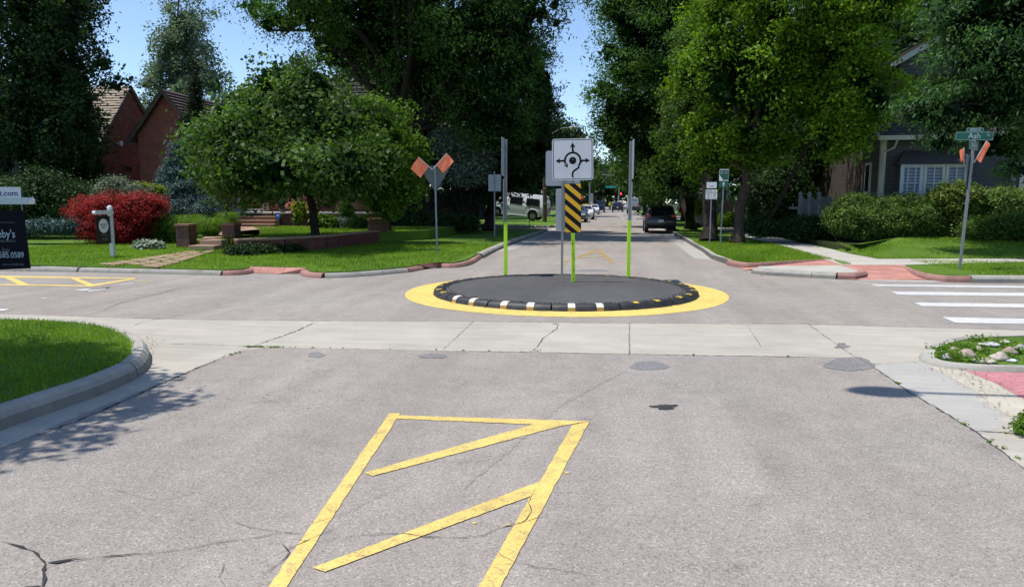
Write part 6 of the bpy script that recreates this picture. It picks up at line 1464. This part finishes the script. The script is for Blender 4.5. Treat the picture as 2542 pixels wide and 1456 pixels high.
# right side hedges
Yh = 25.4
small('clipped_hedge', 'long rounded clipped hedge below the bay window', ((2110, 540, 60, 44), (2170, 545, 80, 52), (2240, 540, 75, 52), (2290, 545, 45, 48), (2270, 505, 32, 22), (2120, 505, 40, 22)), Yh, 60000, .065, L_HEDGE, k=14, clump=.08, up=1.2, gz=.35, stems=True, shell=(.72, 1.05), inner=.12)
small('clipped_hedge', 'taller pale topped round shrub under the bay window right end', ((2370, 490, 56, 34), (2372, 530, 52, 48), (2372, 570, 48, 30)), Yh, 26000, .085, L_HEDGEL, k=12, clump=.08, up=1.5, gz=.35, stems=True, shell=(.75, 1.05), bright=-.1)
small('clipped_hedge', 'round hedge at the right edge of the photo', ((2480, 510, 58, 42), (2550, 512, 60, 44), (2500, 550, 60, 30), (2620, 515, 60, 44)), Yh, 34000, .065, L_HEDGE, k=14, clump=.08, up=1.2, gz=.35, stems=True, shell=(.72, 1.05), bright=.1)
small('leafy_hedge', 'darker leafy hedge in front of the rightmost round hedge', ((2440, 568, 42, 24), (2500, 560, 50, 28), (2560, 560, 50, 30), (2640, 560, 60, 30)), Yh-1.6, 26000, .07, L_MAPLE, k=14, clump=.10, up=.9, gz=.35, stems=True, bright=.15)
small('shade_shrubs', 'low shaded ivy and shrubs between sidewalk and white gate', ((1900, 570, 40, 16), (1960, 575, 40, 20), (2030, 575, 45, 26), (2075, 580, 40, 30), (2000, 560, 50, 22), (1880, 560, 30, 16)), 27.3, 26000, .08, L_DARK, k=14, clump=.12, gz=.3, stems=True)
small('dark_shrub', 'tall dark shrub mass left of the white gate', ((1900, 490, 50, 60), (1950, 470, 50, 80), (1880, 540, 40, 30)), 33, 20000, .11, L_DARK, k=14, clump=.18, gz=.3, stems=True)
small('fresh_shrub', 'bright yellow green shrub beside the dark trunk', ((1732, 516, 10, 16),), 46, 1400, .14, L_YEL, k=8, clump=.12, gz=.1)
small('reddish_shrub', 'dull red shrub behind the SUV tree', ((1702, 518, 14, 15),), 52, 1500, .14, L_RED, k=8, clump=.15, gz=.1, bright=-.2)
small('leafy_shrub', 'green shrub at the foot of the pinkish brick pier', ((1800, 548, 20, 13), (1815, 540, 12, 10)), 42, 2600, .12, L_FRESH, k=8, clump=.12, gz=.1, bright=-.2)

# ================================================================== NEAR RIGHT PLANTER
inner = P([(2313, 880), (2318, 868), (2335, 856), (2380, 843), (2450, 835), (2542, 832)], .05); inb = P([(2313, 880), (2322, 889), (2345, 896), (2400, 902), (2470, 905), (2542, 907)], .05)
ip = smooth_path(inner[::-1]+inb[1:], 5); ip = [(7.5, ip[0][1]-.05)]+ip+[(7.5, ip[-1][1])]
sheet('planter_soil', ip, .04, GRASS, thick=.045); kerb('kerb', ip, KERB, side=1, w=.11, h=.05)
PX = [p_[0] for p_ in ip]; cxp = 4.2; y_lo = ip[-1][1]; y_hi = ip[0][1]
gl = []
def yspan(x_):
    ys = []
    for a, b in zip(ip, ip[1:]):
        if (a[0]-x_)*(b[0]-x_) < 0: ys.append(a[1]+(b[1]-a[1])*(x_-a[0])/(b[0]-a[0]))
    return (min(ys), max(ys)) if len(ys) > 1 else None
for i in range(60):
    x_ = min(PX)+.12+rnd.random()*2.9; sp_ = yspan(x_)
    if not sp_ or sp_[1]-sp_[0] < .2: continue
    gl.append((x_, rnd.uniform(sp_[0]+.09, sp_[1]-.09), .05, .11, .07, .03))
ym_ = (y_lo+y_hi)/2
gc = thing('groundcover_plant', 'low green ground cover growing between rocks in the near right kerbed bed', 'ground cover', (4.2, ym_, .13)); foliage('foliage', gl, 13000, .034, L_FRESH, gc, origin=(4.2, ym_, .13), k=14, clump=.035, up=1.5, shell=(.2, 1.), inner=0, ground=.035, bright=.05)
ROCKS = [(2398, 872, 24, 16, (.48, .36, .31), 'largest pink rock'), (2350, 882, 20, 10, (.45, .42, .42), 'flat grey rock at the left end'), (2372, 866, 13, 10, (.40, .34, .30), 'small brown rock left of the pink one'), (2480, 880, 26, 16, (.50, .42, .36), 'cream rock near the lower kerb'), (2505, 868, 24, 15, (.36, .27, .22), 'brown rock'),
         (2455, 852, 24, 8, (.50, .49, .48), 'long pale slab at the back'), (2430, 862, 12, 8, (.46, .38, .28), 'small tan rock'), (2440, 893, 30, 7, (.50, .44, .36), 'flat cream slab by the lower kerb'), (2530, 860, 18, 12, (.40, .39, .38), 'grey rock at the frame edge'), (2345, 873, 9, 6, (.55, .52, .48), 'tiny white stone'), (2494, 846, 16, 6, (.5, .47, .44), 'small pale stone at the back kerb'), (2512, 893, 12, 6, (.6, .6, .6), 'little white stone by the lower kerb')]
for (px, py, rx, ry, cl, lb) in ROCKS:
    g_ = G(px, py+ry*.6, .05); m_ = mpp(px, g_.y); bm = bmesh.new(); bmesh.ops.create_icosphere(bm, subdivisions=3, radius=1); ph = rnd.random()*9
    for v in bm.verts:
        k = 1+.16*math.sin(v.co.x*3.1+ph)+.14*math.sin(v.co.y*3.7+ph*2)+.10*math.sin(v.co.z*5+ph)+rnd.gauss(0, .018); v.co *= k
        v.co = Vector((v.co.x*rx*m_, v.co.y*rx*m_*.7, v.co.z*ry*m_*.9))
    me = bpy.data.meshes.new('rock'); bm.to_mesh(me); bm.free(); me.materials.append(M_plain('rock', cl, .9, .3, 18, bump=.5)); me.polygons.foreach_set('use_smooth', [True]*len(me.polygons))
    o = bpy.data.objects.new('rock', me); col.objects.link(o); o.location = (g_.x, g_.y, .055); o.rotation_euler = (0, 0, rnd.random()); tag(o, lb+' in the kerbed bed at right', 'rock', 'rocks in the kerbed bed')
sheet('tactile_ramp', P([(2390, 917.5), (2542, 917), ('w', 6, G(2542, 917).y), ('w', 6, G(2542, 990).y-.9), (2542, 991), (2470, 950)], .004), .0055, TACT)
sheet('ramp_concrete', P([(2300, 905), (2392, 917), (2470, 950), (2542, 991), (2542, 1040), (2500, 1030), (2420, 970), (2340, 925)], .003), .004, M_concrete('sandy_concrete', (.50, .46, .36)))
bush('leafy_shrub', 'small green shrub at the right edge beside the gutter crack', [(G(2540, 1062, .05).x+.03, G(2540, 1062, .05).y, .05, .10, .09, .05), (G(2560, 1055, .05).x+.05, G(2560, 1055, .05).y+.05, .07, .1, .1, .06)], 1500, .026, L_FRESH, k=10, clump=.018, gz=.005, stems=False, bright=.05)
# fallen leaves and grit
lv = []; n = 160; C = []
for k in range(n):
    px = rnd.gauss(2440, 60); py = 925+(px-2380)*.6+rnd.gauss(0, 22); g_ = G(min(px, 2640), max(915, py), .018); C.append((g_.x, g_.y, .018+rnd.random()*.006))
for k in range(50): g_ = G(372+rnd.gauss(0, 14), 852+rnd.gauss(0, 12), .012); C.append((g_.x, g_.y, .014))
for k in range(120): g_ = G(rnd.uniform(1080, 1800), 0+rnd.uniform(735, 790), .014); a = math.atan2(g_.y-CY, g_.x-CX)+rnd.gauss(0, .1); r = RI+.04+abs(rnd.gauss(0, .05)); C.append((CX+r*math.cos(a), CY+r*math.sin(a), .017))
C = np.array(C); N = rs.normal(size=C.shape)*.25; N[:, 2] = 1; N /= np.linalg.norm(N, axis=1)[:, None]
o = np_mesh('fallen_leaves', leaf_quads(C, N, .012+.022*rs.rand(len(C)), .5), 4, M_leaf('dry_leaf', (.10, .05, .03), (.30, .17, .10), .1), None, rs.rand(len(C))); tag(o, 'dry brown leaf litter scattered on the kerb ramp and gutters', 'leaf litter', kind='stuff')
# grass in the pavement joints
tl = []
for pth, n_, r_ in (((615, 861, 700, 862), 26, .05), ((1335, 868, 1320, 873), 5, .03), ((1385, 800, 1375, 806), 3, .025), ((700, 862, 900, 866), 9, .02), ((900, 866, 1330, 873), 14, .016), ((560, 885, 615, 868), 8, .025), ((1560, 880, 2000, 886), 5, .012), ((2200, 930, 2260, 975), 4, .02), ((2330, 1015, 2400, 1058), 6, .022), ((2430, 1080, 2542, 1150), 8, .03)):
    for k in range(n_): u = rnd.random(); g_ = G(pth[0]+(pth[2]-pth[0])*u, pth[1]+(pth[3]-pth[1])*u, 0); tl.append((g_.x+rnd.gauss(0, .01), g_.y, .004, r_*1.1, r_*.45, .008))
o = foliage('joint_weeds', tl, 3600, .013, L_FRESH, None, k=20, clump=.007, up=1, inner=0, shell=(.1, 1), ground=.001, bright=.15); tag(o, 'short weeds growing in the concrete joints and gutter cracks', 'weeds', kind='stuff')

# far woods closing the views between the houses
FW = []
for k in range(150):
    a = rnd.uniform(-1.25, 1.05); R0 = rnd.uniform(170, 330); x_ = R0*math.sin(a); y_ = R0*math.cos(a)
    if y_ < 90: continue
    FW.append((x_, y_, rnd.uniform(2, 6), rnd.uniform(7, 13), rnd.uniform(5, 8), rnd.uniform(4, 6.5)))
for k in range(60): FW.append((rnd.choice((-1, 1))*rnd.uniform(9, 70), rnd.uniform(100, 170), rnd.uniform(1.5, 4), rnd.uniform(4, 7), 4, rnd.uniform(2.5, 4.5)))
for k in range(26): FW.append((rnd.uniform(-14, 26), rnd.uniform(240, 300), rnd.uniform(1, 5), rnd.uniform(4, 6), 4, rnd.uniform(3, 5)))
for k in range(30): FW.append((rnd.uniform(-110, -30), rnd.uniform(50, 90), rnd.uniform(1.5, 4), rnd.uniform(4, 7), 4, rnd.uniform(2.5, 4.5)))
for k in range(30): FW.append((rnd.uniform(12, 90), rnd.uniform(48, 90), rnd.uniform(1.5, 4), rnd.uniform(4, 7), 4, rnd.uniform(2.5, 4.5)))
o = foliage('far_wood', FW, 90000, .75, L_DARK, None, puff=2.0, inner=.15, ground=-.02, aspect=.7); tag(o, 'far wooded background seen between trunks and houses', 'wood', kind='stuff')
